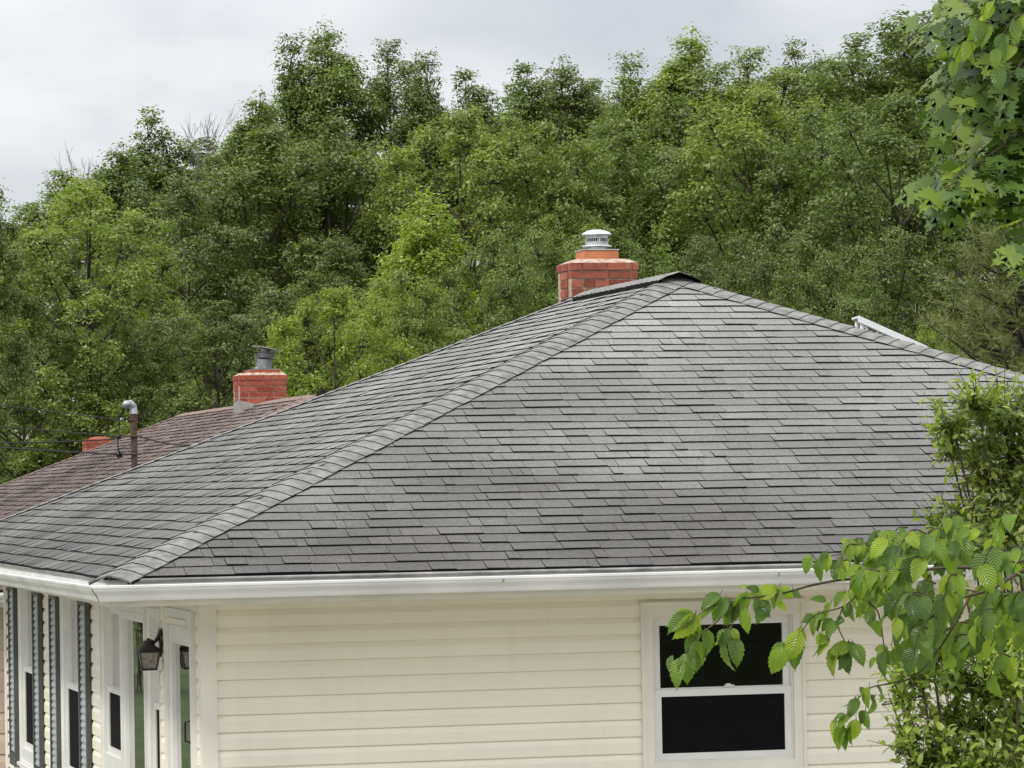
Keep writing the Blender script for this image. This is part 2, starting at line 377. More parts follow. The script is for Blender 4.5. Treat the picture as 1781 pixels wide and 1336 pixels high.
def siding(side, mb, a0, a1, ztop, zbot, zline, e, openings, depth=.016, seams=()):
    k0 = math.ceil((zline - ztop) / e) - 1
    k = 0
    while zline - k * e > ztop: k += 1
    zb = zline - k * e; zt = zb + e
    while zt > zbot:
        prof = [(zt, -depth), (zt - e * .35, -.0008), (zt - e * .39, 0), (zb + .004, .0), (zb + .0005, -.001), (zb, -.003), (zb, -depth)]
        iv = [(a0, a1, zbot, ztop)]
        for (b0, b1, y0, y1) in openings:
            if zb < y1 - .001 and zt > y0 + .001:
                nv = []
                for (p, q, lo_, hi_) in iv:
                    if b1 <= p or b0 >= q: nv.append((p, q, lo_, hi_)); continue
                    if b0 > p: nv.append((p, b0, lo_, hi_))
                    if b1 < q: nv.append((b1, q, lo_, hi_))
                    if y1 < zt - .002: nv.append((max(p, b0), min(q, b1), max(lo_, y1), hi_))
                    if y0 > zb + .002: nv.append((max(p, b0), min(q, b1), lo_, min(hi_, y0)))
                iv = nv
        for (p, q, lo_, hi_) in iv:
            if q - p < .005: continue
            i0 = len(mb.v)
            for (z_, n_) in prof:
                zz = min(max(z_, lo_), hi_)
                mb.v.append(side.pt(p, zz, n_)); mb.v.append(side.pt(q, zz, n_))
            for j in range(len(prof) - 1):
                mb.f.append((i0 + 2 * j, i0 + 2 * j + 1, i0 + 2 * j + 3, i0 + 2 * j + 2)); mb.k.append(0)
        zt -= e; zb -= e

def dh_window(root, side, a0, a1, z0, z1, label=None, trim=.02, cas=.055, sash=.045, meet=None, screen=True, sky_grey=None, deep=0.):
    """double-hung window: trim ring, casing, two sashes, panes"""
    m1 = MB(); side.ring(m1, a0, a1, z0, z1, trim, -.02, .022)
    wt_ = min(cas * 1.3, .068) if cas < .08 else .03; side.ring(m1, a0 + trim, a1 - trim, z0 + trim, z1 - trim, cas, -.04, .012, wt=wt_)
    ia0, ia1, iz0, iz1 = a0 + trim + cas, a1 - trim - cas, z0 + trim + cas, z1 - trim - wt_
    side.ring(m1, ia0, ia1, iz0, iz1, .012, -.06, -.006 - deep)
    side.box(m1, a0 - .01, a1 + .01, z0 - .03, z0 - .001, -.01, .045)
    w = m1.build('window', M['trim'] if side.kind == 'front' else M['white'], root)
    if label: w['label'] = label
    mt = meet if meet is not None else (iz0 + iz1) / 2
    ja0, ja1, jz0, jz1 = ia0 + .0125, ia1 - .0125, iz0 + .0125, iz1 - .0125
    up = MB(); side.ring(up, ja0, ja1, mt - .015, jz1, sash * .8, -.055 - deep, -.030 - deep); up.build('sash', M['white'], w)
    lo = MB(); side.ring(lo, ja0, ja1, jz0, mt + .017, sash * .8, -.029 - deep, -.010 - deep); lo.build('sash', M['white'], w)
    sw = sash * .8 - .002
    g = MB(); g.quadpts([side.pt(ja0 + sw, mt, -.045 - deep), side.pt(ja1 - sw, mt, -.045 - deep), side.pt(ja1 - sw, jz1 - sw, -.045 - deep), side.pt(ja0 + sw, jz1 - sw, -.045 - deep)]); g.build('pane', M['glass'], w)
    if screen:
        g = MB(); side.box(g, ja0 + sw, ja1 - sw, jz0 + sw, mt - .016, -.022 - deep, -.020 - deep); g.build('insect_screen', M['screen'], w)
    else:
        g = MB(); g.quadpts([side.pt(ja0 + sw, jz0 + sw, -.022 - deep), side.pt(ja1 - sw, jz0 + sw, -.022 - deep), side.pt(ja1 - sw, mt - .01, -.022 - deep), side.pt(ja0 + sw, mt - .01, -.022 - deep)]); g.build('pane', M['glass'], w)
    if sky_grey:
        g = MB(); side.box(g, ja0 + .01, ja1 - .01, sky_grey, jz1 - .001, -.0575 - deep, -.0558 - deep); g.build('sky_grey', M['sky_grey'], w)  # flat grey sheet paints the sky reflected in the upper pane
    return w

def brick_stack(root, x0, y0, w, d, z0, z1, course, mbrick, corb=2, seed=3, name='chimney', core=True, bl=.2):
    rs = random.Random(seed); mb = MB(); n = int(round((z1 - z0) / course))
    for i in range(n):
        zt = z1 - i * course; zb = zt - course + .0125
        ex = (.012, .006, .003)[i] if i < 3 and corb else 0
        X0, X1, Y0, Y1 = x0 - ex, x0 + w + ex, y0 - ex, y0 + d + ex
        off = 0 if i % 2 == 0 else bl / 2
        def run(a, b, mk):
            u = a - off * rs.uniform(.9, 1.1)
            while u < b:
                u2 = u + bl * rs.choice((1, 1, 1, .5)) * rs.uniform(.97, 1.03); p, q = max(u, a) + .0055, min(u2, b) - .0055
                if q - p > .02: mk(p, q)
                u = u2
        j = lambda: rs.uniform(-.0025, .0025)
        def mkf(yy, sgn):
            def f(p, q):
                o_ = j(); lo_, hi_ = (yy - .003 + o_, yy + .09) if sgn < 0 else (yy - .09, yy + .003 + o_)
                mb.box((p, lo_, zb + j() * .6), (q, hi_, zt + j() * .4), 0)
            return f
        def mks(xx, sgn):
            def f(p, q):
                o_ = j(); lo_, hi_ = (xx - .003 + o_, xx + .09) if sgn < 0 else (xx - .09, xx + .003 + o_)
                mb.box((lo_, p, zb + j() * .6), (hi_, q, zt + j() * .4), 0)
            return f
        run(X0, X1, mkf(Y0, -1)); run(X0, X1, mkf(Y1, 1)); run(Y0 + .092, Y1 - .092, mks(X0, -1)); run(Y0 + .092, Y1 - .092, mks(X1, 1))
    mb.box((x0 + .002, y0 + .002, z0), (x0 + w - .002, y0 + d - .002, z1 - .006), 1)
    return mb.build(name, [mbrick, M['mortar']], root)

# =========================================================== main house
W, L, S, OV = 9.3701, 12.0173, .4132, .6311
house = thing('house', 'cream vinyl-sided house under the big grey shingled hip roof, filling the foreground', 'house', (0, 0, GZ))
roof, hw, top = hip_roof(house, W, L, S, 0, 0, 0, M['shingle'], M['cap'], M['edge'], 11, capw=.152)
# ridge vent and its caps
hy = math.hypot(1, S)
mb = MB()
y0r, y1r = hw - .06, L - hw - .36
n_ = 16
for i in range(n_):
    ya, yb = y0r + (y1r - y0r) * i / n_, y0r + (y1r - y0r) * (i + 1) / n_
    for sg in (-1, 1):
        A = [(hw, top + .030), (hw + sg * .145, top - .145 * S + .030)]
        B = [(hw, top - .02), (hw + sg * .145, top - .145 * S - .005)]
        mb.box8([(B[0][0], ya, B[0][1]), (B[1][0], ya, B[1][1]), (B[1][0], yb, B[1][1]), (B[0][0], yb, B[0][1]), (A[0][0], ya, A[0][1]), (A[1][0], ya, A[1][1]), (A[1][0], yb, A[1][1]), (A[0][0], yb, A[0][1])])
mb.build('ridge_vent', M['ridgevent'], roof)
mb = MB()
caps(mb, (hw, y1r - .02, top), (hw, y0r - .08, top), P3(-1, 0, -S) / hy, P3(1, 0, -S) / hy, P3(-S, 0, 1) / hy, P3(S, 0, 1) / hy, .155, e=.14, base=.034, th=.008, seed=77)
mb.build('ridge_cap', [M['cap'], M['edge']], roof)
# drip edge, fascia, soffit, gutter
def ringpath(mb, prof, x0, y0, x1, y1, k=0, dz=(0, 0, 0, 0)):
    """prof: list of (outward, z); sweeps mitred around the rectangle"""
    cs = [((x0, y0), (-1, -1)), ((x1, y0), (1, -1)), ((x1, y1), (1, 1)), ((x0, y1), (-1, 1))]
    i0 = len(mb.v)
    for qi, (c_, s_) in enumerate(cs):
        for (o_, z_) in prof: mb.v.append((c_[0] + s_[0] * o_, c_[1] + s_[1] * o_, z_ + dz[qi]))
    m_ = len(prof)
    for a_ in range(4):
        b_ = (a_ + 1) % 4
        for j in range(m_ - 1):
            mb.f.append((i0 + a_ * m_ + j, i0 + b_ * m_ + j, i0 + b_ * m_ + j + 1, i0 + a_ * m_ + j + 1)); mb.k.append(k)
mb = MB(); ringpath(mb, [(-.05, -.006), (.006, -.008), (.010, -.012), (.008, -.022), (-.001, -.030)], .012, .012, W - .012, L - .012); mb.build('drip_edge', M['drip'], house, solid=.001)
mb = MB(); ringpath(mb, [(-.02, -.03), (.0, -.03), (.0, -.160), (.004, -.1625), (-.02, -.164), (-.022, -.150)], .02, .02, W - .02, L - .02); mb.build('fascia', M['trim'], house)
sf = MB()
ringpath(sf, [(-.02, -.150), (-.62, -.150)], .02, .02, W - .02, L - .02)
sf.build('soffit', M['trim'], house)
gp = [(o_, z_ - .006) for o_, z_ in [(.003, -.012), (.003, -.111), (.010, -.1135), (.070, -.1135), (.078, -.110), (.0835, -.098), (.0865, -.086), (.092, -.076), (.101, -.067), (.110, -.060), (.115, -.052), (.116, -.044), (.116, -.0405), (.1215, -.0395), (.1225, -.026), (.119, -.0235), (.108, -.0235), (.107, -.031)]]
mb = MB(); ringpath(mb, gp, .02, .02, W - .02, L - .02, dz=(-.009, .004, -.045, -.05)); gut = mb.build('gutter', M['gutter'], house, solid=.0012)
# mitre sleeve of the gutter at the near corner
mb = MB(); i0 = 0; gq = [(o_ + (.0022 if o_ > .05 else 0), z_ - (.0022 if z_ < -.1 else 0)) for (o_, z_) in gp[2:16]]
for pt in ('l', 'c', 'f'):
    for (o_, z_) in gq:
        mb.v.append({'l': (.02 - o_, .30, z_ - .009), 'c': (.02 - o_, .02 - o_, z_ - .009), 'f': (.155, .02 - o_, z_ - .009)}[pt])
for a_ in range(2):
    for j in range(len(gq) - 1): mb.f.append((a_ * len(gq) + j, (a_ + 1) * len(gq) + j, (a_ + 1) * len(gq) + j + 1, a_ * len(gq) + j + 1)); mb.k.append(0)
mb.build('corner_sleeve', M['gutter'], gut, solid=.001)
mb = MB()      # inside mitre seam and spike heads
for xs in (2.25, 3.9, 5.6, 7.3): mb = MB(); mb.box((xs, -.0985, -.075), (xs + .010, -.0945, -.052)); mb.build('gutter_clip', M['drip'], gut)
mb = MB(); mb.tube([(-.1045, -.1045, -.052), (-.0985, -.0985, -.066), (-.078, -.078, -.090), (-.068, -.068, -.106), (-.060, -.060, -.130)], .0022, 5); mb.build('mitre_seam', M['wire'], gut)
# curled end of the flashing at the corner
mb = MB(); mb.tube([(.005, .004, -.006), (.02, -.004, .001), (.05, -.008, -.004)], [.009, .008, .005], 8); mb.build('flashing_end', M['rubber'], house, smooth=True); mb = MB(); mb.tube([(.10, -.018, -.006), (.112, -.03, -.014), (.106, -.045, -.022), (.112, -.06, -.032)], [.005, .007, .006, .007], 8)
mb.build('flashing_end', M['rubber'], house, smooth=True)
mb = MB(); mb.tube([(.11, -.022, -.016), (1.2, -.022, -.016), (9.2, -.022, -.016)], .0115, 10); mb.build('rolled_flashing', M['drip'], house, smooth=True)

E_ = .1016; Z0 = -.2136
F = Side('front', OV); LF = Side('left', OV); RG = Side('right', W - OV); BK = Side('back', L - OV)
fw = (3.264, 4.286, -1.262, -.232)
wl = [(9.12, 10.22, -1.72, -.19), (6.24, 7.34, -1.72, -.20)]
tri = [(3.955, 5.067, -1.47, -.25), (2.845, 3.945, -1.62, -.25), (1.935, 2.835, -1.47, -.25)]
door = (.90, 1.935, GZ + .35, -.225)
mb = MB(); siding(F, mb, OV + .08, W - OV - .08, -.150, GZ, Z0, E_, [fw]); wallf = mb.build('wall', M['siding'], house)
mb = MB(); siding(LF, mb, OV + .08, L - OV - .08, -.150, GZ, Z0, E_, [(a, b, c_, d) for a, b, c_, d in wl] + [(1.935 + .18, 5.067, -1.5, -.25), (door[0], door[1], door[2], door[3])]); mb.build('wall', M['siding'], house)
# the strip of siding between door and windows stands in front of the window frame
mb = MB(); siding(RG, mb, OV + .08, L - OV - .08, -.150, GZ, Z0, E_, []); mb.build('wall', M['siding'], house)
mb = MB(); siding(BK, mb, OV + .08, W - OV - .08, -.150, GZ, Z0, E_, []); mb.build('wall', M['siding'], house)
mb = MB()      # overlap seam of two siding panels, butt joints
for k in range(1, 25, 1):
    zb = Z0 - k * E_
    mb = MB()
    if k == 1: F.box(mb, 1.430, 1.4315, zb, zb + .062, -.002, .0012)
    if k in (2, 3): F.box(mb, 1.431, 1.4325, zb, zb + .062, -.002, .0012)
    if k in (6, 7): F.box(mb, 2.630, 2.6315, zb, zb + .062, -.002, .0012)
    if mb.v: mb.build('siding_lap', M['siding'], wallf)
for (cx, cy, sx, sy) in ((OV, OV, 1, 1), (W - OV, OV, -1, 1), (OV, L - OV, 1, -1), (W - OV, L - OV, -1, -1)):
    mb = MB(); xa, xb = sorted((cx - sx * .014, cx + sx * .078)); ya, yb = sorted((cy - sy * .014, cy - sy * .0))
    mb.box((xa, ya, GZ), (xb, yb, -.1505))
    xa, xb = sorted((cx - sx * .014, cx)); ya, yb = sorted((cy + sy * .0005, cy + sy * .078)); mb.box((xa, ya, GZ), (xb, yb, -.1505))
    mb.build('corner_post', M['trim'], house)
mb = MB(); F.box(mb, OV + .08, W - OV - .08, -.172, -.1505, -.004, .010); LF.box(mb, door[1] + .01, L - OV - .08, -.172, -.1505, -.004, .010); mb.build('frieze_strip', M['trim'], house)
mb = MB(); LF.box(mb, 1.9, 5.067, -.2495, -.1725, -.05, .008); mb.build('header', M['trim'], house)
mb = MB(); LF.box(mb, OV + .0785, door[1] + .004, door[3] + .001, -.1505, -.05, .02); mb.build('header', M['trim'], house)
mb = MB(); mb.box((OV + .05, OV + .05, GZ - .4), (W - OV - .05, L - OV - .05, GZ + .25)); mb.build('foundation', M['mortar'], house)

dh_window(house, F, *fw, label='double-hung window with dark insect screen in the front wall', meet=-.773, cas=.052, sash=.052)
mb = MB()      # little sash lock and things on the sill
F.box(mb, 3.79, 3.85, -.748, -.738, -.05, -.02); F.box(mb, 3.80, 3.83, -.738, -.730, -.045, -.028)
mb.build('sash_lock', M['white'], house)
for i, (a, b, c_, d) in enumerate(wl):
    dh_window(house, LF, a, b, c_, d, sky_grey=-1.0, meet=-.955, cas=.10, label=None, deep=.0)
dh_window(house, LF, *tri[0], sky_grey=-.9, meet=-.87, cas=.14)
# fixed picture window in the middle
mb = MB(); LF.ring(mb, tri[1][0], tri[1][1], tri[1][2], tri[1][3], .05, -.04, .026); LF.ring(mb, tri[1][0] + .05, tri[1][1] - .05, tri[1][2] + .05, tri[1][3] - .05, .03, -.035, .012)
w = mb.build('window', M['white'], house); w['label'] = 'wide fixed picture window between two narrow sashes'
g = MB(); LF.box(g, tri[1][0] + .052, tri[1][1] - .052, tri[1][3] - .105, tri[1][3] - .051, -.03, .028); g.build('head_rail', M['white'], w)
g = MB(); p = LF.pt; q = tri[1]; g.quadpts([p(q[0] + .08, q[2] + .08, -.012), p(q[1] - .08, q[2] + .08, -.012), p(q[1] - .08, q[3] - .1, -.012), p(q[0] + .08, q[3] - .1, -.012)]); g.build('pane', M['glass'], w)
g = MB()
for i in range(9): LF.box(g, q[1] - .12 - i * .05, q[1] - .105 - i * .05 + .035, q[2] + .05, q[3] - .08, -.046 - .006 * (i % 2), -.040 - .006 * (i % 2))
g.build('curtain', M['sky_grey'], w)
dh_window(house, LF, *tri[2], sky_grey=-.9, meet=-.87, cas=.12)
# siding strip by the door carrying the lantern
mb = MB(); siding(LF, mb, 1.935, 2.16, -.172, GZ + .25, Z0, E_, [], depth=.016); o_ = mb.build('wall', M['siding'], house); o_.location = (-.03, 0, 0); o_['label'] = 'narrow strip of siding between the door and the triple window'
mb = MB()
for a0 in (1.935, 2.156): LF.box(mb, a0 - .004, a0, GZ + .25, -.172, .0, .036)
mb.build('channel_trim', M['trim'], house)
# shutters
def shutter(a0, a1, z0, z1):
    f = MB(); LF.ring(f, a0, a1, z0, z1, .055, .004, .038, wb=.10, wt=.06); LF.box(f, a0 + .05, a1 - .05, z0 + .05, z1 - .05, .002, .010)
    fr = f.build('shutter', M['shutter'], house)
    s_ = MB(); z = z0 + .11
    while z < z1 - .075:
        a, b = a0 + .056, a1 - .056
        P8 = [LF.pt(a, z, .029), LF.pt(b, z, .029), LF.pt(b, z + .010, .012), LF.pt(a, z + .010, .012), LF.pt(a, z + .014, .030), LF.pt(b, z + .014, .030), LF.pt(b, z + .050, .018), LF.pt(a, z + .050, .018)]
        s_.box8(P8); z += .052
    s_.build('louvers', M['louver'], fr)
for a0, a1 in ((10.40, 10.86), (8.62, 9.08), (7.47, 7.93), (5.70, 6.16)): shutter(a0, a1, -1.78, -.262)
# storm door
mb = MB(); LF.ring(mb, door[0], door[1], door[2], door[3], .05, -.05, .03); LF.box(mb, door[0] + .0505, door[1] - .0505, door[3] - .10, door[3] - .051, -.03, .024)
d_ = mb.build('door', M['white'], house); d_['label'] = 'white storm door with a tall glass pane'
mb = MB(); LF.ring(mb, door[0] + .052, door[1] - .052, door[2] + .02, door[3] - .105, .125, -.03, .012, wt=.11, wb=.18); mb.build('door_leaf', M['white'], d_)
g = MB(); g.quadpts([p(1.10, door[2] + .2, -.012), p(1.76, door[2] + .2, -.012), p(1.76, -.43, -.012), p(1.10, -.43, -.012)]); g.build('pane', M['glass'], d_)
g = MB(); LF.box(g, 1.0, 1.86, door[2] + .02, door[3] - .1, -.20, -.17); g.build('inner_panel', M['doorpanel'], d_)
g = MB(); g.tube([p(.985, -.87, .02), p(.985, -.88, .055), p(.985, -.99, .055), p(.985, -1.0, .02)], .007, 8); LF.box(g, .965, 1.005, -1.03, -.84, .012, .018); g.build('handle', M['black'], d_)
g = MB(); LF.box(g, 1.08, 1.80, door[3] - .088, door[3] - .062, .0245, .034); g.build('closer_rail', M['trim'], d_)
mb = MB(); mb.box((OV - 1.2, .75, GZ), (OV - .016, 2.4, GZ + .33)); mb.build('door_step', M['crown'], house)

# chimney on the main house
cA = at(993, 458, 29.55); cx, cy = cA[0], cA[1]; cz = at(1040, 457, 29.6)[2]
CW, CD = .535, .42
ch = brick_stack(house, cx, cy, CW, CD, cz - .0677 * 12, cz, .0677, M['brick'], seed=8)
ch['label'] = 'red brick chimney behind the ridge with a domed metal cap'
mb = MB(); ex = .006
mb.box8([(cx - ex, cy - ex, cz), (cx + CW + ex, cy - ex, cz), (cx + CW + ex, cy + CD + ex, cz), (cx - ex, cy + CD + ex, cz), (cx + .07, cy + .06, cz + .034), (cx + CW - .07, cy + .06, cz + .034), (cx + CW - .07, cy + CD - .06, cz + .034), (cx + .07, cy + CD - .06, cz + .034)])
cr = mb.build('mortar_crown', M['crown'], ch)
mb = MB(); fx, fy = cx + CW / 2, cy + CD / 2; q = .138; zt = cz + .104
for (sx, sy) in ((-1, 0), (1, 0), (0, -1), (0, 1)):
    if sx: mb.box((fx + sx * q - (.02 if sx > 0 else 0), fy - q, cz + .01), (fx + sx * q + (.02 if sx < 0 else 0), fy + q, zt))
    else: mb.box((fx - q + .0205, fy + sy * q - (.02 if sy > 0 else 0), cz + .01), (fx + q - .0205, fy + sy * q + (.02 if sy < 0 else 0), zt - .0005))
mb.build('flue_tile', M['clay'], ch)
mb = MB(); mb.box((fx - q - .006, fy - q - .006, zt), (fx + q + .006, fy + q + .006, zt + .008)); mb.lathe((fx, fy, zt), [(.065, 0), (.065, .05)], 28); 
mb.lathe((fx, fy, zt + .036), [(.0, .013), (.085, .013), (.116, .005), (.119, .0), (.116, -.003), (.06, -.007)], 32)
mb.lathe((fx, fy, zt + .046), [(.088, 0), (.088, .026)], 32); mb.lathe((fx, fy, zt + .098), [(.088, 0), (.088, .034)], 32)
for j in range(32):
    t = 2 * math.pi * j / 32
    mb.tube([(fx + .087 * math.cos(t), fy + .087 * math.sin(t), zt + .070), (fx + .087 * math.cos(t), fy + .087 * math.sin(t), zt + .10)], .008 if j % 8 == 0 else .0028, 5)
mb.lathe((fx, fy, zt + .128), [(.07, -.004), (.117, -.004), (.119, .0), (.116, .006), (.100, .019), (.075, .031), (.04, .039), (.0, .042)], 36)
capo = mb.build('flue_cap', M['alu'], ch, smooth=False)
mb = MB(); mb.lathe((fx, fy, zt + .03), [(.070, 0), (.070, .10)], 20); mb.build('cap_core', M['dark'], ch)
# attic fan panel on the far slope
def rs_(x, y, h): return P3(x, y, S * (W - x) + h)
pa, pb = at(1494, 549, 26.5), at(1613, 602, 26.7)
pn = thing('roof_panel', 'slim bright white panel on short legs, propped on the far slope right of the peak', 'solar panel', rs_(pa[0], pa[1], 0))
fy_ = P3(0, .16, -.01); t_ = [pa, pb, pb + fy_, pa + fy_]
mb = MB(); mb.box8([p_ - P3(0, 0, .012) for p_ in t_] + t_)
mb.box8([p_ - P3(0, 0, .045) for p_ in (pa, pb, pb + P3(0, .025, 0), pa + P3(0, .025, 0))] + [p_ - P3(0, 0, .0125) for p_ in (pa, pb, pb + P3(0, .025, 0), pa + P3(0, .025, 0))]); mb.build('panel', M['panel'], pn)
mb = MB()
for i in range(1, 6):
    f_ = i / 6; a_ = pa + fy_ * f_ - P3(0, 0, .014); b_ = pb + fy_ * f_ - P3(0, 0, .014); mb.tube([a_, b_], .003, 4)
mb.build('grid_lines', M['alu'], pn)
for f_, g_ in ((.06, .03), (.85, .03), (.06, .14), (.85, .14)):
    q_ = pa * (1 - f_) + pb * f_ + P3(0, g_, -.02); mb = MB(); mb.tube([rs_(q_[0], q_[1], .0), q_], .014, 8); mb.build('leg', M['panel'], pn)
mb = MB(); q0, q1 = pa * .9 + pb * .1, pa * .68 + pb * .32; mb.tube([q0 - P3(0, -.03, .05), q0 * .7 + q1 * .3 - P3(0, -.03, .085), q0 * .3 + q1 * .7 - P3(0, -.03, .075), q1 - P3(0, -.03, .03)], .010, 8); mb.build('bracket', M['panel'], pn)

# wall lantern
lx, ly, lz = OV - .036, 2.02, -.435
ln = thing('wall_lantern', 'small black wall lantern with rippled glass beside the storm door', 'lantern', (lx, ly, lz))
mb = MB(); mb.lathe((lx, ly, lz), [(0, .012), (.03, .012), (.045, .006), (.048, 0)], 16, axis=(-1, 0, 0)); mb.box((lx - .012, ly - .022, lz - .10), (lx, ly + .022, lz + .07)); mb.build('backplate', M['black'], ln)
mb = MB(); mb.tube([(lx, ly, lz + .05), (lx - .03, ly, lz + .005), (lx - .045, ly, lz - .01), (lx - .07, ly, lz + .0)], [.016, .014, .012, .012], 8); mb.build('arm', M['black'], ln, smooth=True)
bx, bz = lx - .082, lz - .03
mb = MB(); mb.lathe((bx, ly, bz), [(0, .048), (.010, .044), (.012, .034), (.03, .032), (.034, .018), (.04, .002), (.075, -.022), (.083, -.034), (.078, -.038), (0, -.036)], 4 * 4); mb.build('hood', M['black'], ln)
mb = MB(); ht = bz - .036; hb = bz - .145
def fr4(q_, z_): return [(bx - q_, ly - q_, z_), (bx + q_, ly - q_, z_), (bx + q_, ly + q_, z_), (bx - q_, ly + q_, z_)]
T4, B4 = fr4(.062, ht), fr4(.043, hb)
for i in range(4): mb.tube([T4[i], B4[i]], .005, 4); mb.tube([B4[i], B4[(i + 1) % 4]], .006, 4); mb.tube([T4[i], T4[(i + 1) % 4]], .006, 4)
mb.quadpts(B4); mb.build('cage', M['black'], ln)
mb = MB(); T4, B4 = fr4(.059, ht), fr4(.040, hb + .003)
for i in range(4): mb.quadpts([T4[i], T4[(i + 1) % 4], B4[(i + 1) % 4], B4[i]])
mb.build('glass_shade', M['frost'], ln)
mb = MB(); LF.box(mb, 2.04, 2.09, -.395, -.355, .034, .06); mb.build('junction_box', M['white'], house)
mb = MB(); mb.tube([LF.pt(2.065, -.355, .042), LF.pt(2.065, -.152, .042)], .004, 6); mb.build('conduit', M['white'], house)

# =========================================================== neighbour, brown roof
W2, L2 = 9.4, 18.5; ox, oy, oz = .2, 15.2, -.44
nb = thing('neighbor_house', 'neighbouring house under a reddish brown shingled roof, peach siding at the left edge', 'house', (ox, oy, GZ))
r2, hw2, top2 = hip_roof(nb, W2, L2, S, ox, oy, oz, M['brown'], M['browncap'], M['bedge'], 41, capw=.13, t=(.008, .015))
mb = MB(); ky = math.hypot(1, S)
caps(mb, (ox + hw2, oy + L2 - hw2, oz + top2), (ox + hw2, oy + hw2, oz + top2), P3(-1, 0, -S) / ky, P3(1, 0, -S) / ky, P3(-S, 0, 1) / ky, P3(S, 0, 1) / ky, .13, e=.14, seed=5)
mb.build('ridge_cap', [M['browncap'], M['bedge']], r2)
mb = MB(); wo = .63
for kd, pl, a0, a1 in (('front', oy + wo, ox + wo, ox + W2 - wo), ('left', ox + wo, oy + wo, oy + L2 - wo), ('right', ox + W2 - wo, oy + wo, oy + L2 - wo), ('back', oy + L2 - wo, ox + wo, ox + W2 - wo)):
    siding(Side(kd, pl), mb, a0, a1, oz - .15, GZ, -.62, .2032, [], depth=.014)
mb.build('wall', M['peach'], nb)
mb = MB(); ringpath(mb, [(-.02, -.03 + oz), (.0, -.03 + oz), (.0, -.160 + oz), (-.6, -.155 + oz)], ox + .02, oy + .02, ox + W2 - .02, oy + L2 - .02); mb.build('fascia', M['trim'], nb)
mb = MB(); ringpath(mb, [(o_, z_ + oz) for o_, z_ in gp], ox + .02, oy + .02, ox + W2 - .02, oy + L2 - .02); mb.build('gutter', M['gutter'], nb, solid=.0012)
# its chimney
cA = at(416, 650, 44.5); x2, y2 = cA[0], cA[1]; z2 = at(457, 653, 44.7)[2]
c2 = brick_stack(nb, x2, y2, .565, .43, z2 - .0677 * 9, z2, .0677, M['brick2'], seed=21); c2['label'] = 'painted red brick chimney with a leaning metal flue'
mb = MB(); mb.box8([(x2 - .005, y2 - .005, z2), (x2 + .57, y2 - .005, z2), (x2 + .57, y2 + .435, z2), (x2 - .005, y2 + .435, z2), (x2 + .05, y2 + .04, z2 + .03), (x2 + .53, y2 + .04, z2 + .03), (x2 + .53, y2 + .4, z2 + .03), (x2 + .05, y2 + .4, z2 + .03)]); mb.build('mortar_crown', M['crown'], c2)
mb = MB(); mb.box((x2 + .13, y2 + .06, z2 + .02), (x2 + .50, y2 + .38, z2 + .065)); mb.build('flue_tile', M['brick2'], c2)
mb = MB(); fx, fy, fz = x2 + .34, y2 + .22, z2 + .065; ax = (.03 - .10 + .02, 0, 1)
mb.box((fx - .17, fy - .15, fz), (fx + .19, fy + .15, fz + .012))
axv = Vector((-.12, 0, 1)).normalized()
def al(t): return (fx + .03 + axv.x * t, fy, fz + axv.z * t)
mb.lathe(al(.0), [(.10, 0), (.088, .03), (.085, .11)], 24, axis=(.12, 0, 1))
def al(t): v = Vector((.12, 0, 1)).normalized(); return (fx - .01 + v.x * t, fy, fz + v.z * t)
mb = MB(); mb.box((fx - .17, fy - .15, fz), (fx + .17, fy + .15, fz + .012))
AX = (.12, 0, 1)
for t, pr in ((.005, [(.13, 0), (.095, .02), (.092, .12)]), (.135, [(.11, 0), (.125, .008), (.11, .016)]), (.15, [(.09, 0), (.09, .055)]), (.165, [(.125, 0), (.13, .006), (.12, .012)]), (.20, [(.12, 0), (.125, .008), (.09, .016)])):
    mb.lathe(al(t), pr, 24, axis=AX)
mb.lathe(al(.255), [(0, .004), (.17, .004), (.175, 0), (.17, -.004), (0, -.004)], 24, axis=(.2, 0, 1)); mb.tube([al(.2), al(.25)], .06, 12)
mb.build('flue_cap', M['galv'], c2)
mb = MB(); mb.quadpts([(x2 - .012, y2 - .012, z2 - .29), (x2 + .25, y2 - .012, z2 - .36), (x2 + .25, y2 - .012, z2 - .5), (x2 - .012, y2 - .012, z2 - .5)]); mb.quadpts([(x2 - .012, y2 - .012, z2 - .29), (x2 - .012, y2 + .4, z2 - .33), (x2 - .012, y2 + .4, z2 - .5), (x2 - .012, y2 - .012, z2 - .5)]); mb.build('flashing', M['flash'], c2)

# third house, only its chimney shows
W3, L3 = 9.4, 15.; ox3, oy3, oz3 = .9, 39.6, -.95
h3 = thing('far_house', 'house hidden behind the brown roof, only its small red chimney showing', 'house', (ox3, oy3, GZ))
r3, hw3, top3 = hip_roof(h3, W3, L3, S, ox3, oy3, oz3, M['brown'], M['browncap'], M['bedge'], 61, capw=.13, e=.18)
mb = MB()
for kd, pl, a0, a1 in (('front', oy3 + wo, ox3 + wo, ox3 + W3 - wo), ('left', ox3 + wo, oy3 + wo, oy3 + L3 - wo), ('right', ox3 + W3 - wo, oy3 + wo, oy3 + L3 - wo), ('back', oy3 + L3 - wo, ox3 + wo, ox3 + W3 - wo)):
    siding(Side(kd, pl), mb, a0, a1, oz3 - .1, GZ, -1.2, .2032, [], depth=.014)
mb.build('wall', M['peach'], h3)
cA = at(149, 775, 66); z3 = at(170, 766, 66)[2]
c3 = brick_stack(h3, cA[0], cA[1], .50, .42, z3 - .0677 * 12, z3, .0677, M['brick2'], seed=33); c3['label'] = 'small low red chimney seen past the left end of the brown roof'
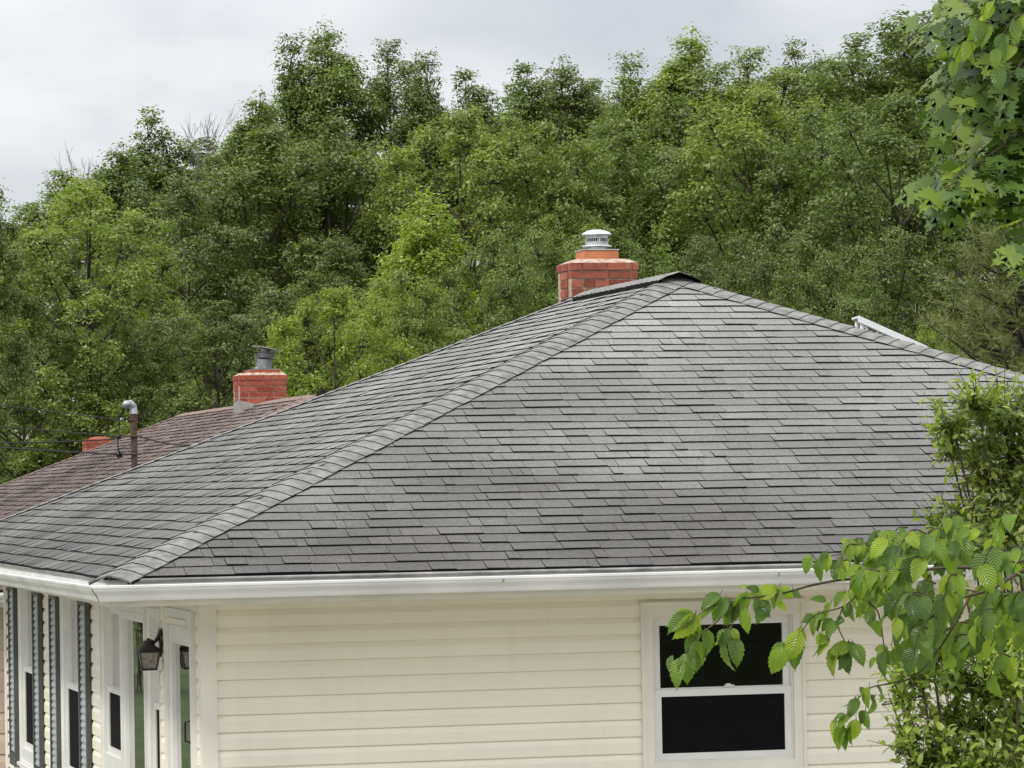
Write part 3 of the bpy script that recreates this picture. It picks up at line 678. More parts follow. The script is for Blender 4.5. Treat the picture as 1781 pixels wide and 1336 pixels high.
mb = MB(); mb.box((cA[0] + .02, cA[1] + .02, z3), (cA[0] + .48, cA[1] + .40, z3 + .02)); mb.lathe((cA[0] + .27, cA[1] + .21, z3 + .02), [(.2, 0), (.17, .03), (.1, .045), (0, .05)], 20); mb.build('mortar_crown', M['brick'], c3)

# =========================================================== service mast and wires
mx_, my_ = at(233, 760, 33.)[:2]
mast = thing('service_mast', 'rusty brown electric service mast with grey weatherhead rising behind the grey roof', 'service mast', (mx_, my_, GZ))
zt = at(233, 722, 33.)[2]
mb = MB(); mb.tube([(mx_, my_, GZ + 1), (mx_, my_, zt)], .028, 14); mb.tube([(mx_, my_, zt - .02), (mx_, my_, zt + .012)], .031, 14)
for py in (730, 759, 789): zz = at(233, py, 33)[2]; mb.tube([(mx_, my_, zz - .012), (mx_, my_, zz + .012)], .033, 14)
mb.build('pipe', M['rust'], mast)
mb = MB(); mb.tube([(mx_, my_, zt + .01), (mx_, my_, zt + .045)], .035, 14)
mb.tube([(mx_, my_, zt + .035), (mx_ - .004, my_, zt + .07), (mx_ - .03, my_, zt + .098), (mx_ - .065, my_, zt + .095), (mx_ - .09, my_, zt + .062)], [.032, .036, .038, .036, .030], 14); mb.build('weatherhead', M['galv'], mast, smooth=True)
z1, z2_, z3_ = at(233, 730, 33)[2], at(233, 759, 33)[2], at(233, 790, 33)[2]
mb = MB()
mb.tube([(mx_ + .05, my_ - .035, z2_), (mx_ - .13, my_ - .035, z2_)], .008, 6); mb.build('bracket_rod', M['rust'], mast); mb = MB(); mb.tube([(mx_ + .05, my_ - .035, z3_), (mx_ - .10, my_ - .035, z3_)], .009, 6); mb.build('bracket_rod', M['rust'], mast); mb = MB()
mb.tube([(mx_, my_ - .03, z1), (mx_ - .05, my_ - .035, z1)], .006, 6)
mb.build('bracket_rod', M['rust'], mast)
for (dx_, zz, r_, mt) in ((-.13, z1 + .0, .017, 'galv'), (-.135, z2_, .020, 'black'), (-.135, z3_, .030, 'black')):
    mb = MB(); mb.lathe((mx_ + dx_ + (.02 if dx_ > -.132 else 0), my_ - .035, zz), [(0, -r_), (r_, -r_ * .7), (r_ * 1.15, -.2 * r_), (r_ * .6, 0), (r_ * 1.15, .2 * r_), (r_, r_ * .7), (0, r_)], 14, axis=(1, 0, .2)); mb.build('insulator', M[mt], mast)
mb = MB(); mb.tube([(mx_ - .09, my_, zt + .06), (mx_ - .12, my_, zt - .03), (mx_ - .135, my_ - .02, z2_ + .03), (mx_ - .145, my_ - .03, z2_ - .05), (mx_ - .14, my_ - .03, z3_)], .006, 6)
mb.tube([(mx_ - .08, my_, zt + .055), (mx_ - .14, my_ - .02, zt - .05), (mx_ - .15, my_ - .02, z1)], .004, 6); mb.build('drip_loop', M['wire'], mast, smooth=True)
px_, py_ = at(-600, 700, 36)[:2]
up_ = thing('utility_pole', 'wooden utility pole outside the left edge carrying the service wires', 'utility pole', (px_, py_, GZ))
mb = MB(); mb.tube([(px_, py_, GZ), (px_, py_, 3.2)], [.16, .12], 12); mb.build('post', M['pole'], up_)
mb = MB(); mb.box((px_ - .06, py_ - .9, 2.6), (px_ + .06, py_ + .9, 2.72)); mb.build('crossarm', M['pole'], up_)
wl_ = [((200, 738, 33), (0, 705, 34), (-600, 640, 36), 'topmost of the black wires running left from the rusty mast'),
       ((190, 757, 33), (0, 742, 34), (-600, 700, 36), 'second black wire down running left from the rusty mast'),
       ((198, 765, 33), (0, 770, 34), (-600, 715, 36), 'third wire down, curving gently left from the mast'),
       ((199, 791, 33), (0, 778, 34), (-600, 722, 36), 'lowest and thickest wire running left from the mast')]
for i, (A_, B_, D_, lb) in enumerate(wl_):
    P0, P1, P2 = P3(mx_ - .135, my_ - .035, (z1, z2_, z2_ - .02, z3_)[i]), at(*B_), at(*D_); A_ = (207, 0, 33); mb = MB(); pts = []
    for j in range(25):
        t = j / 24; f1 = 600 and ((A_[0]) / (A_[0] + 600)); 
        # quadratic through the three points
        q = P0 * ((t - f1) * (t - 1)) / ((0 - f1) * (0 - 1)) + P1 * (t * (t - 1)) / (f1 * (f1 - 1)) + P2 * (t * (t - f1)) / (1 * (1 - f1)); pts.append(q)
    
    mb.tube(pts, (.0055, .0065, .0065, .008)[i], 5)
    o = mb.build('overhead_wire', M['wire']); tag(o, lb, 'wire', 'service wires to the mast')
mb = MB(); A0 = P3(mx_ + .04, my_ - .035, z2_); B0 = at(420, 748, 43.); pts = [A0 * (1 - t) + B0 * t - P3(0, 0, .12 * 4 * t * (1 - t)) for t in np.linspace(0, 1, 14)]; mb.tube(pts, .007, 5)
tag(mb.build('overhead_wire', M['wire']), 'single black cable running right from the mast across the brown roof', 'wire')


# =========================================================== woodland
def npmesh(name, V, Fq, mat, uv=None, smooth=False):
    me = bpy.data.meshes.new(name); nv, nf, k = len(V), len(Fq), Fq.shape[1]
    me.vertices.add(nv); me.vertices.foreach_set('co', V.astype(np.float32).ravel())
    me.loops.add(nf * k); me.loops.foreach_set('vertex_index', Fq.astype(np.int32).ravel())
    me.polygons.add(nf); me.polygons.foreach_set('loop_start', np.arange(0, nf * k, k, dtype=np.int32)); me.polygons.foreach_set('loop_total', np.full(nf, k, dtype=np.int32))
    if uv is not None:
        l_ = me.uv_layers.new(name='UVMap'); l_.data.foreach_set('uv', uv[Fq.ravel()].astype(np.float32).ravel())
    if smooth: me.polygons.foreach_set('use_smooth', np.ones(nf, dtype=bool))
    me.materials.append(mat); me.update(calc_edges=True); me.validate(); return me
def norm(a): return a / (np.linalg.norm(a, axis=-1, keepdims=True) + 1e-9)
def leaf_cloud(P, Nn, rng, size, asp=.55, bend=.25):
    """one folded quad leaf (two triangles sharing the midrib) per point"""
    n = len(P); r = norm(rng.normal(size=(n, 3))); ax = norm(np.cross(Nn, r)); sd_ = norm(np.cross(Nn, ax)); L = size * rng.uniform(.65, 1.3, (n, 1)); w = L * asp * .5
    a = P - ax * L * .5; b = P + sd_ * w + Nn * L * bend * .5; c = P + ax * L * .5; d = P - sd_ * w + Nn * L * bend * .5
    V = np.stack([a, b, c, d], 1).reshape(-1, 3); i = np.arange(n) * 4
    return V, np.stack([i, i + 1, i + 2, i + 3], 1)

LM = {
 'D': mat_leaf('dark_oak_leaves', [(0, (0.058, 0.082, 0.022)), (.4, (0.091, 0.124, 0.031)), (.75, (0.146, 0.177, 0.048)), (1, (0.242, 0.259, 0.087))], .28, .15, .5),
 'M': mat_leaf('mid_green_leaves', [(0, (0.074, 0.106, 0.025)), (.4, (0.115, 0.157, 0.037)), (.75, (0.172, 0.213, 0.052)), (1, (0.257, 0.284, 0.091))], .32, .15, .5),
 'L': mat_leaf('light_green_leaves', [(0, (0.111, 0.147, 0.032)), (.4, (0.170, 0.215, 0.047)), (.75, (0.231, 0.275, 0.065)), (1, (0.318, 0.343, 0.109))], .36, .12, .5),
 'Y': mat_leaf('yellow_green_leaves', [(0, (0.133, 0.181, 0.025)), (.4, (0.201, 0.255, 0.040)), (.75, (0.267, 0.314, 0.055)), (1, (0.359, 0.382, 0.095))], .38, .10, .5),
 'P': mat_leaf('pine_needles', [(0, (0.113, 0.137, 0.045)), (.5, (0.170, 0.192, 0.062)), (1, (0.246, 0.260, 0.099))], .18, .1, .5)}

def tree_mesh(seed, H=15., Rr=2.6, base=.28, nl=34, ncl=46, per=17, size=.112, spiky=.5, conic=0.):
    """returns leaf vertex/face arrays and limb builder"""
    rng = np.random.default_rng(seed); rs = random.Random(seed); limb = MB()
    lean = rng.normal(size=2) * .25
    def axis(t): return np.array([lean[0] * math.sin(t * 2.5), lean[1] * math.sin(t * 2.1 + .4), H * t])
    tr = [axis(t) for t in np.linspace(0, .93, 9)]
    limb.tube(tr, list(np.linspace(H * .010, .02, 9)), 7)
    lobes = []
    ntop = 7 if spiky > .6 else (4 if spiky > .4 else 2)
    for i in range(nl):
        if i < ntop:
            t = (.985 - .045 * i) if i < 3 else .965 - .035 * i * rng.uniform(.5, 1.3); ang = rng.uniform(0, 6.28); rad = Rr * rng.uniform(.0, .2) if i < 3 else Rr * (.22 + .09 * i) * rng.uniform(.5, 1.2)
        else:
            t = base + (1 - base) * ((i - ntop + rng.uniform(0, 1)) / (nl - ntop)) * .93; ang = i * 2.4 + rng.uniform(-.4, .4)
            tt = (t - base) / (1 - base)
            prof = (1 - conic) * math.sqrt(max(.02, 1 - ((tt - .38) / .66) ** 2)) + conic * (1.05 - tt)
            rad = Rr * prof * rng.uniform(.45, 1.0)
        cc = axis(t) + np.array([math.cos(ang) * rad, math.sin(ang) * rad, 0]); lr = Rr * rng.uniform(.17, .33) * (1.0 if i >= ntop else .74)
        lv = lr * (.85 + spiky * rng.uniform(.0, .9)) * (1.6 if i < 3 and spiky > .6 else 1.15 if i < ntop else 1); lobes.append((cc, lr, lv, t, ang, rad))
    allP, allN = [], []
    for (cc, lr, lv, t, ang, rad) in lobes:
        if rad > .3:
            st = axis(max(.12, t - .10 - .10 * rad / Rr)); md = st * .45 + cc * .55 + np.array([0, 0, -.25]); limb.tube([st, md, cc, cc + np.array([0, 0, lv * .5])], [.042, .03, .02, .008], 5, cap=False)
        n = int(ncl * 1.25 * (lr / (Rr * .27)) ** 1.6) + 10
        dr = norm(rng.normal(size=(n, 3)) + np.array([math.cos(ang) * .35, math.sin(ang) * .35, .45]))
        npf = max(5, int(n / 7)); pf = norm(rng.normal(size=(npf, 3)) + np.array([0, 0, .4])); near = pf[np.argmax(dr @ pf.T, 1)]; dr = norm(near + (dr - near) * .62); fr_ = rng.uniform(.45, 1.0, (n, 1)) ** .5 * (1.1 - .45 * (1 - (dr * near).sum(1, keepdims=True)) * 4).clip(.5, 1.15)
        wob = 1 + .28 * np.sin(dr[:, :1] * 5.1 + t * 40) * np.cos(dr[:, 2:] * 4.3 + ang)
        ctr = cc + dr * fr_ * wob * np.array([lr, lr, lv])
        for q in range(0, n, 5): limb.tube([cc, ctr[q] * .6 + cc * .4 + rng.normal(size=3) * .04, ctr[q]], [.016, .011, .005], 3, cap=False)
        cp = np.repeat(ctr, per, 0); ofs = rng.normal(size=cp.shape) * np.array([.14, .14, .075])
        P = cp + ofs; Nn = norm(np.repeat(dr, per, 0) * .35 + norm(ofs) * .35 + np.array([0, 0, .75]) + rng.normal(size=P.shape) * .38)
        allP.append(P); allN.append(Nn)
    V, Fq = leaf_cloud(np.concatenate(allP), np.concatenate(allN), rng, size)
    return V, Fq, limb
VAR = {}
def variant(key, mat, **k):
    if (key, mat) in VAR: return VAR[(key, mat)]
    if (key, None) not in VAR: VAR[(key, None)] = tree_mesh(**k)
    V, Fq, limb = VAR[(key, None)]
    me = npmesh('crown_leaves', V, Fq, LM[mat])
    if (key, 'limb') not in VAR:
        t = bpy.data.meshes.new('tree_limbs'); t.from_pydata(limb.v, [], limb.f); t.materials.append(M['bark']); t.update(); VAR[(key, 'limb')] = t
    VAR[(key, mat)] = (me, VAR[(key, 'limb')]); return VAR[(key, mat)]
KINDS = {
 'oak1': dict(seed=1, H=15, Rr=2.2, nl=36, ncl=52, spiky=.9, conic=.5), 'oak2': dict(seed=2, H=15, Rr=2.1, nl=34, ncl=52, spiky=1., conic=.5), 'edge': dict(seed=12, H=15, Rr=2.4, nl=26, ncl=50, spiky=.4, base=.62), 'oak3': dict(seed=3, H=15, Rr=2.6, nl=40, ncl=46, spiky=.7),
 'full1': dict(seed=4, H=13, Rr=3.1, nl=46, ncl=52, spiky=.3, base=.15), 'full2': dict(seed=5, H=13, Rr=2.9, nl=46, ncl=52, spiky=.45, base=.15), 'cone': dict(seed=6, H=12, Rr=2.4, nl=52, ncl=44, spiky=.6, base=.1, conic=.75),
 'cone2': dict(seed=7, H=15, Rr=2.0, nl=40, ncl=44, spiky=.9, base=.2, conic=.6)}
LEAFN = 0; TOPS = {}
def tree(px, top, d, kind, mat, label, group='trees of the wood behind the houses', wide=1.0, cat='tree', hx=None):
    global LEAFN
    p = at(px, 900, d); zt_ = at(px, top, d)[2]; H = KINDS[kind]['H']; sc = 1.
    cm, lm = variant(kind, mat, **KINDS[kind]); rs = random.Random(int(px * 7 + top)); LEAFN += len(cm.polygons)
    gz = GZ; TOPS.setdefault(cm.name, max(v.co.z for v in cm.vertices)); sc = (zt_ - GZ) / TOPS[cm.name]
    t = thing('deciduous_tree', label, cat, (p[0], p[1], gz), group); t.rotation_euler = (0, 0, rs.uniform(0, 6.28)); t.scale = (sc * wide, sc * wide, sc)
    o = bpy.data.objects.new('trunk', lm); C.objects.link(o); o.parent = t
    o = bpy.data.objects.new('crown', cm); C.objects.link(o); o.parent = t
    return t
TL = [
 # skyline row
 (100, 285, 100, 'oak3', 'M', 'broad green tree on the skyline where the wood drops to the left', 1.1),
 (185, 238, 98, 'oak1', 'M', 'tree on the left skyline just below the pale bare twigs', 1.),
 (262, 180, 102, 'oak2', 'M', 'twin-topped tree on the skyline between the two bare-twigged trees', .9),
 (345, 262, 96, 'oak3', 'D', 'dark tree in the dip of the skyline right of the twin-topped tree', 1.),
 (432, 148, 100, 'oak1', 'M', 'skyline tree with a small round tuft, left of the tallest trees', .85),
 (520, 50, 104, 'oak2', 'M', 'very tall tree with a ragged plume, left one of the tallest pair', .8),
 (603, 20, 104, 'oak1', 'M', 'tallest tree of the wood, its narrow twin plumes highest on the skyline', .8),
 (682, 66, 106, 'oak3', 'D', 'thin-crowned tree just right of the tallest one, sky showing through it', .7),
 (755, 82, 104, 'oak2', 'D', 'open dark plume on the skyline with white sky gaps below it', .7),
 (822, 112, 102, 'cone2', 'M', 'pointed tree on the skyline above the pale yellow-green crowns', .9),
 (925, 100, 102, 'cone2', 'M', 'narrow cone-shaped tree on the skyline above the main chimney, left of it', .9),
 (1015, 88, 104, 'oak1', 'D', 'tree on the skyline straight above the main chimney', .85),
 (1105, 84, 101, 'oak2', 'M', 'tree with a small side tuft on the skyline left of the peak tree', .8),
 (1182, 36, 100, 'oak1', 'L', 'light green tree peaking on the skyline above the roof apex', .85),
 (1290, 80, 101, 'oak3', 'L', 'round-topped light green tree on the skyline right of the roof apex', .95),
 (1408, 60, 112, 'oak2', 'D', 'farther dark tree with an isolated plume, left of two', .7),
 (1462, 72, 112, 'oak1', 'D', 'farther dark tree with an isolated plume, right of two', .7),
 (1545, 55, 98, 'oak3', 'M', 'tall tree on the right skyline left of the overhanging maple', .95),
 (1618, 8, 100, 'oak1', 'M', 'tall tree running off the top of the picture behind the maple leaves', 1.),
 (1730, -30, 98, 'oak3', 'D', 'tree wholly behind the overhanging maple at upper right', 1.1),
 (868, 135, 108, 'oak3', 'M', 'fuller crown in the skyline gap between the pointed tree and the cone-shaped one', .8),
 (970, 128, 109, 'cone2', 'M', 'narrow crown on the skyline left of the one straight above the chimney', .8),
 (1058, 135, 109, 'oak3', 'M', 'crown in the skyline notch right of the chimney, left of the side-tufted tree', .8),
 (1238, 105, 108, 'oak3', 'M', 'skyline crown in the notch between the peak tree and the round-topped one', .8),
 (1350, 120, 108, 'oak2', 'M', 'skyline crown right of the round-topped tree, left of the isolated plumes', .8),
 (1505, 108, 106, 'oak3', 'M', 'skyline crown right of the two isolated plumes', .8),
 # middle row
 (-30, 330, 84, 'full2', 'M', 'mid-green tree cut by the left edge at half height', 1.),
 (150, 300, 76, 'full1', 'L', 'bushy pale tree with upturned leaf tufts, second from the left edge', .95),
 (245, 420, 88, 'full2', 'D', 'dark tree in shade right of the pale tufted tree', 1.),
 (330, 300, 82, 'full1', 'D', 'rounded tree below the dip in the left skyline', .85),
 (450, 215, 84, 'oak3', 'D', 'dark limbed tree with visible leaning branches, left of centre', 1.15),
 (560, 190, 86, 'full2', 'D', 'dense tree under the tallest plumes', .95),
 (655, 215, 88, 'oak3', 'D', 'dark tree between the dense tree and the yellow-green cone', 1.1),
 (815, 178, 84, 'full1', 'L', 'light feathery tree in the middle, left of two pale crowns', .8),
 (955, 200, 84, 'full2', 'L', 'light yellow-tinged tree in the middle, right of two pale crowns', .75),
 (1075, 215, 86, 'full2', 'M', 'green tree filling in above the metal chimney cap', .85),
 (1190, 150, 88, 'full1', 'M', 'broad green tree directly above the roof apex', .8),
 (1330, 140, 86, 'full1', 'L', 'broad light tree with a leaning pale branch, right of the apex', .85),
 (1455, 175, 84, 'full2', 'M', 'green tree between the light broad tree and the maple', .85),
 (1570, 150, 80, 'full1', 'M', 'rounded green tree whose crown ends beside the maple leaves', .85),
 (1700, 260, 82, 'full2', 'D', 'tree filling the gap under the maple at the right edge', 1.),
 # front row
 (50, 500, 76, 'full1', 'M', 'lower green tree above the overhead wires at left', .9),
 (235, 540, 76, 'full2', 'D', 'small dark tree behind the service mast', .8),
 (360, 520, 70, 'oak3', 'D', 'deeply shaded tree above the left chimney', 1.2),
 (500, 470, 74, 'oak3', 'D', 'shaded dark tree with a bare trunk right of the left chimney', 1.2),
 (600, 392, 76, 'oak1', 'D', 'slender grey-green tree in front of the dark trees, left of the yellow-green cone', .8),
 (745, 318, 70, 'cone', 'Y', 'bright yellow-green cone-shaped tree in the middle of the wood', 1.0),
 (705, 460, 62, 'full2', 'L', 'low light tree at the foot of the bright cone-shaped one', .75),
 (590, 492, 60, 'full1', 'Y', 'low bright yellow-green tree beside the left chimney', .82),
 (865, 400, 68, 'full1', 'M', 'mid-green tree just left of the main chimney', .7),
 (985, 360, 74, 'full2', 'M', 'tree directly behind the metal chimney cap', .7),
 (1120, 390, 70, 'oak3', 'M', 'tree right of the main chimney, just above the roof apex', 1.),
 (1225, 400, 72, 'full1', 'D', 'dark leafy tree behind the upper right hip', .75),
 (1350, 380, 66, 'full2', 'D', 'darkest tree, low behind the right hip', .75),
 (1455, 430, 62, 'full1', 'M', 'tree just left of the white roof panel', .65),
 (1560, 380, 66, 'full2', 'D', 'dark tree behind the white roof panel', .8),
 (1640, 540, 54, 'full1', 'Y', 'small bright sapling beside the pine at the right hip', .38)]
for a_ in TL: tree(*a_[:6], wide=a_[6] * (1.22 if a_[2] > 95 else 1.1))
# near dark tree at the left edge
tree(-70, 298, 46, 'edge', 'D', 'near dark tree poking in at the left edge of the skyline', wide=.75)
for q_, (X_, Y_) in enumerate(((-4.5, 40), (-9., 52))):  # unseen trees added to darken what the porch glass reflects
    cm, lm = variant('full1', 'MD'[q_], **KINDS['full1']); t = thing('deciduous_tree', ('near', 'farther')[q_] + ' unseen tree added outside the left edge to darken the porch glass reflection', 'tree', (X_, Y_, GZ)); t.scale = (.7, .7, .6)
    o = bpy.data.objects.new('trunk', lm); C.objects.link(o); o.parent = t; o = bpy.data.objects.new('crown', cm); C.objects.link(o); o.parent = t
# pine at the right
def pine(px, top, d, label):
    p = at(px, 900, d); H = at(px, top, d)[2] - GZ; rng = np.random.default_rng(9); limb = MB(); limb.tube([(0, 0, 0), (0, 0, H * .5), (0, 0, H)], [.14, .09, .02], 8); Ps, Ns, Ls = [], [], []
    for i in range(200):
        t = .15 + .84 * i / 200; a = i * 2.4; ln_ = (1 - t) * 2.6 + .25; z = H * t; n = 9
        tip = np.array([math.cos(a) * ln_, math.sin(a) * ln_, z + ln_ * .35 + rng.uniform(-.1, .2)]); b0 = np.array([0, 0, z]); limb.tube([b0, (b0 + tip) / 2 - np.array([0, 0, .06]), tip], [.022, .014, .006], 4, cap=False)
        for j in range(n):
            f_ = .3 + .7 * j / (n - 1); c = b0 * (1 - f_) + tip * f_ + rng.normal(size=3) * .1 * (1.2 - f_); dr = norm((tip - b0) / ln_ + np.array([0, 0, .7]) + rng.normal(size=3) * .35); sl = rng.uniform(.12, .25)
            m_ = 34; tt = rng.uniform(0, 1, (m_, 1)); pp = c + dr * sl * tt; nd = norm(dr * .8 + rng.normal(size=(m_, 3)) * .75); Ps.append(pp); Ns.append(nd)
    Pp = np.concatenate(Ps); D = np.concatenate(Ns); L = rng.uniform(.06, .10, (len(Pp), 1)); sdv = norm(np.cross(D, norm(rng.normal(size=D.shape)))) * .004
    V = np.stack([Pp - sdv, Pp + sdv, Pp + D * L + sdv * .4, Pp + D * L - sdv * .4], 1).reshape(-1, 3); i = np.arange(len(Pp)) * 4
    me = npmesh('pine_needles', V, np.stack([i, i + 1, i + 2, i + 3], 1), LM['P'])
    t = thing('pine_tree', label, 'tree', (p[0], p[1], GZ)); limb.v = [(a_ + p[0], b_ + p[1], c_ + GZ) for a_, b_, c_ in limb.v]; limb.build('trunk', M['bark'], t)
    o = bpy.data.objects.new('crown', me); C.objects.link(o); o.parent = t
pine(1785, 385, 37, 'feathery pine with upright candles at the right edge above the hip')
# bare-twigged dead tops
def bare(px, top, d, seed, label, hh):
    rs = random.Random(seed); p = at(px, 900, d); zt_ = at(px, top, d)[2]; mb = MB()
    def grow(q, dv, ln_, r_, lv):
        q2 = q + dv * ln_; mb.tube([q, (q + q2) / 2 + P3(rs.gauss(0, .03), rs.gauss(0, .03), 0) * ln_, q2], [r_, r_ * .85, r_ * .65], 5 if lv < 2 else 3, cap=False)
        if lv >= 5: return
        for k in range(3 if lv else 6):
            w = P3(rs.gauss(0, .33), rs.gauss(0, .33), rs.uniform(.0, .35)); nd = dv + w; nd = nd / np.linalg.norm(nd); st = q + (q2 - q) * rs.uniform(.45, 1.); grow(st, nd, ln_ * rs.uniform(.5, .75) if lv else 2.1, max(r_ * .5, .006), lv + 1)
    base = P3(p[0], p[1], GZ); grow(base, P3(0, 0, 1), zt_ - GZ - 4.3, .08, 0)
    t = thing('bare_tree', label, 'tree', base); mb.build('trunk', M['greybark'], t)
bare(175, 168, 103, 3, 'leafless pale-twigged tree on the left skyline, left one of two', 0)
bare(352, 140, 103, 4, 'leafless pale-twigged tree in the skyline dip, right one of two', 0)
# far wood as one mass
V, Fq, limb = tree_mesh(seed=50, H=13, Rr=3.4, nl=30, ncl=30, per=8, size=.26, spiky=.5, base=.05)
rng = np.random.default_rng(4); VV, FF, off = [], [], 0
for i, px in enumerate(range(-500, 2500, 150)):
    d = 132 + (i % 3) * 9; p = at(px, 900, d); top_ = np.interp(px, [-500, 0, 250, 500, 800, 1200, 1700, 2500], [420, 400, 330, 230, 240, 220, 170, 150]); H = at(px, top_, d)[2] - GZ; sc = H / 13
    a = rng.uniform(0, 6.28); Rm = np.array([[math.cos(a), -math.sin(a), 0], [math.sin(a), math.cos(a), 0], [0, 0, 1]]); VV.append((V * np.array([1.25, 1.25, 1]) * sc) @ Rm.T + np.array([p[0], p[1], GZ])); FF.append(Fq + off); off += len(V)
me = npmesh('distant_wood', np.concatenate(VV), np.concatenate(FF), LM['D']); o = bpy.data.objects.new('distant_wood', me); C.objects.link(o)
tag(o, 'far mass of dark trees glimpsed between the nearer crowns', 'woodland', kind='stuff')
VV, FF, off = [], [], 0  # unseen tree belt added behind the camera to hold back low sky light
for i in range(15):
    a0 = R(-195 + i * 15); rr = 46 + 6 * (i % 3); px_c, py_c = 2 + rr * math.cos(a0), -14 + rr * math.sin(a0)
    if py_c > 4: continue
    a = rng.uniform(0, 6.28); sc = rng.uniform(.95, 1.2); Rm = np.array([[math.cos(a), -math.sin(a), 0], [math.sin(a), math.cos(a), 0], [0, 0, 1]])
    VV.append((V * np.array([1.6, 1.6, 1]) * sc) @ Rm.T + np.array([px_c, py_c, GZ])); FF.append(Fq + off); off += len(V)
me = npmesh('unseen_wood_blocker', np.concatenate(VV), np.concatenate(FF), LM['M']); o = bpy.data.objects.new('unseen_wood_blocker', me); C.objects.link(o)
tag(o, 'belt of trees added behind the camera to block low sky light, dimly mirrored in the window glass', 'woodland', kind='stuff')

# =========================================================== near foliage
def leaf_template(nt_=15, serr=.13, width=.285, droop=.7, fold=.62, tip=1.0):
    """unit-length leaf along +x, width in y, normal +z"""
    us = [-1, -.5, 0, .5, 1]; V, UV = [], []
    for i in range(nt_ + 1):
        t = i / nt_; w = width * (math.sin(math.pi * min(1, t * 1.02) ** .78) ** .8 if 0 < t < 1 else 0) * (1 - .25 * t)
        w *= (1 if t < .78 else max(0, 1 - (t - .78) / .22) ** .45 * .8 + .2 * (1 - t) / .22)
        if i % 2 and i < nt_: w *= 1 + serr
        w = max(w, .002); ang = droop * t; x = (math.sin(ang) / droop if droop else t); z = -(1 - math.cos(ang)) / droop if droop else 0
        for u in us: V.append((x + (.02 if abs(u) == 1 and i % 2 else 0), u * w, z + fold * abs(u) * w * .6 + .012 * math.sin(i * 2.1) * abs(u))); UV.append((u, t))
    Fq = []
    for i in range(nt_):
        for j in range(4): a = i * 5 + j; Fq.append((a, a + 1, a + 6, a + 5))
    return np.array(V), np.array(Fq), np.array(UV)
def maple_template():
    pts = [(0, 0)]; half = [(-.04, .10), (-.14, .34), (.02, .30), (.02, .46), (.16, .34), (.20, .52), (.30, .40), (.44, .50), (.46, .38), (.60, .42), (.56, .28), (.46, .16), (.60, .20), (.66, .12), (.80, .15), (.84, .05)]
    V = [(0, 0, 0), (.35, 0, .0), (.62, 0, -.03)] + [(x, y, .03 - .22 * y * y - .08 * x * x) for x, y in half] + [(1.0, 0, -.12)] + [(x, -y, .03 - .22 * y * y - .08 * x * x) for x, y in half[::-1]]
    n = len(half); tip = 3 + n; Fq = []
    seq = [0] + list(range(3, 3 + n)) + [tip] + list(range(tip + 1, tip + 1 + n)) + [0]
    for a_, b_ in zip(seq[:-1], seq[1:]):
        xm = (V[a_][0] + V[b_][0]) / 2; c_ = 1 if xm < .5 else 2; Fq.append((c_, c_, a_, b_) if 0 else (c_, a_, b_, b_))
    Fq = [(f[0], f[1], f[2]) for f in Fq]; Fq.append((1, 2, 3 + 10)); Fq.append((1, 2, tip + 1 + n - 11))
    V = np.array(V); return V, np.array(Fq), np.stack([V[:, 1], V[:, 0]], 1)
def small_template():
    V = np.array([(0, 0, 0), (.35, .24, .05), (.35, 0, 0), (.35, -.24, .05), (.75, .17, .02), (.72, 0, -.04), (.75, -.17, .02), (1, 0, -.12)])
    return V, np.array([(0, 2, 1), (0, 3, 2), (1, 2, 5), (1, 5, 4), (2, 3, 6), (2, 6, 5), (4, 5, 7), (5, 6, 7)]), V[:, :2].copy()
class Leaves:
    def __init__(s, tmpl): s.t = tmpl; s.p, s.d, s.n, s.s = [], [], [], []
    def add(s, p, d, n, sc): s.p.append(p); s.d.append(d); s.n.append(n); s.s.append(sc)
    def build(s, name, mat, parent):
        V, Fq, UV = s.t; p = np.array(s.p); d = norm(np.array(s.d)); n = np.array(s.n); sc = np.array(s.s)[:, None, None]
        n = norm(n - (n * d).sum(1, keepdims=True) * d); b = np.cross(n, d)
        W_ = (V[None, :, 0:1] * d[:, None] + V[None, :, 1:2] * b[:, None] + V[None, :, 2:3] * n[:, None]) * sc + p[:, None]
        m_ = len(V); Fa = (Fq[None] + (np.arange(len(p)) * m_)[:, None, None]).reshape(-1, Fq.shape[1])
        W_ = W_.reshape(-1, 3) - np.array(parent.location); me = npmesh(name, W_, Fa, mat, uv=np.tile(UV, (len(p), 1)), smooth=True)
        o = bpy.data.objects.new(name, me); C.objects.link(o); o.parent = parent; return o
NL = {
 'elm': mat_leaf('serrated_leaves', [(0, (.075, .135, .034)), (.35, (.140, .225, .034)), (.7, (.220, .315, .034)), (1, (.34, .41, .045))], .38, 0, .32, veins=True, spec=.5),
 'maple': mat_leaf('maple_leaves', [(0, (.042, .085, .018)), (.4, (.078, .140, .024)), (.75, (.130, .200, .030)), (1, (.22, .28, .042))], .42, 0, .4),
 'shrub': mat_leaf('shrub_leaves', [(0, (.125, .185, .032)), (.4, (.20, .27, .045)), (.8, (.28, .35, .062)), (1, (.38, .43, .11))], .36, 0, .35),
 'small': mat_leaf('small_dark_leaves', [(0, (.090, .135, .030)), (.4, (.165, .220, .046)), (.8, (.25, .30, .062)), (1, (.36, .40, .11))], .45, 0, .38)}
rs = random.Random(17)
def toV(px, py, d): return at(px, py, d)
def bez(P, n):
    P = [np.array(p, float) for p in P]; out = []
    for i in range(len(P) - 1):
        p0, p1, p2, p3 = P[max(i - 1, 0)], P[i], P[i + 1], P[min(i + 2, len(P) - 1)]
        for k in range(n):
            t = k / n; out.append(.5 * ((2 * p1) + (p2 - p0) * t + (2 * p0 - 5 * p1 + 4 * p2 - p3) * t * t + (-p0 + 3 * p1 - 3 * p2 + p3) * t ** 3))
    out.append(P[-1]); return out
toCam = -CF
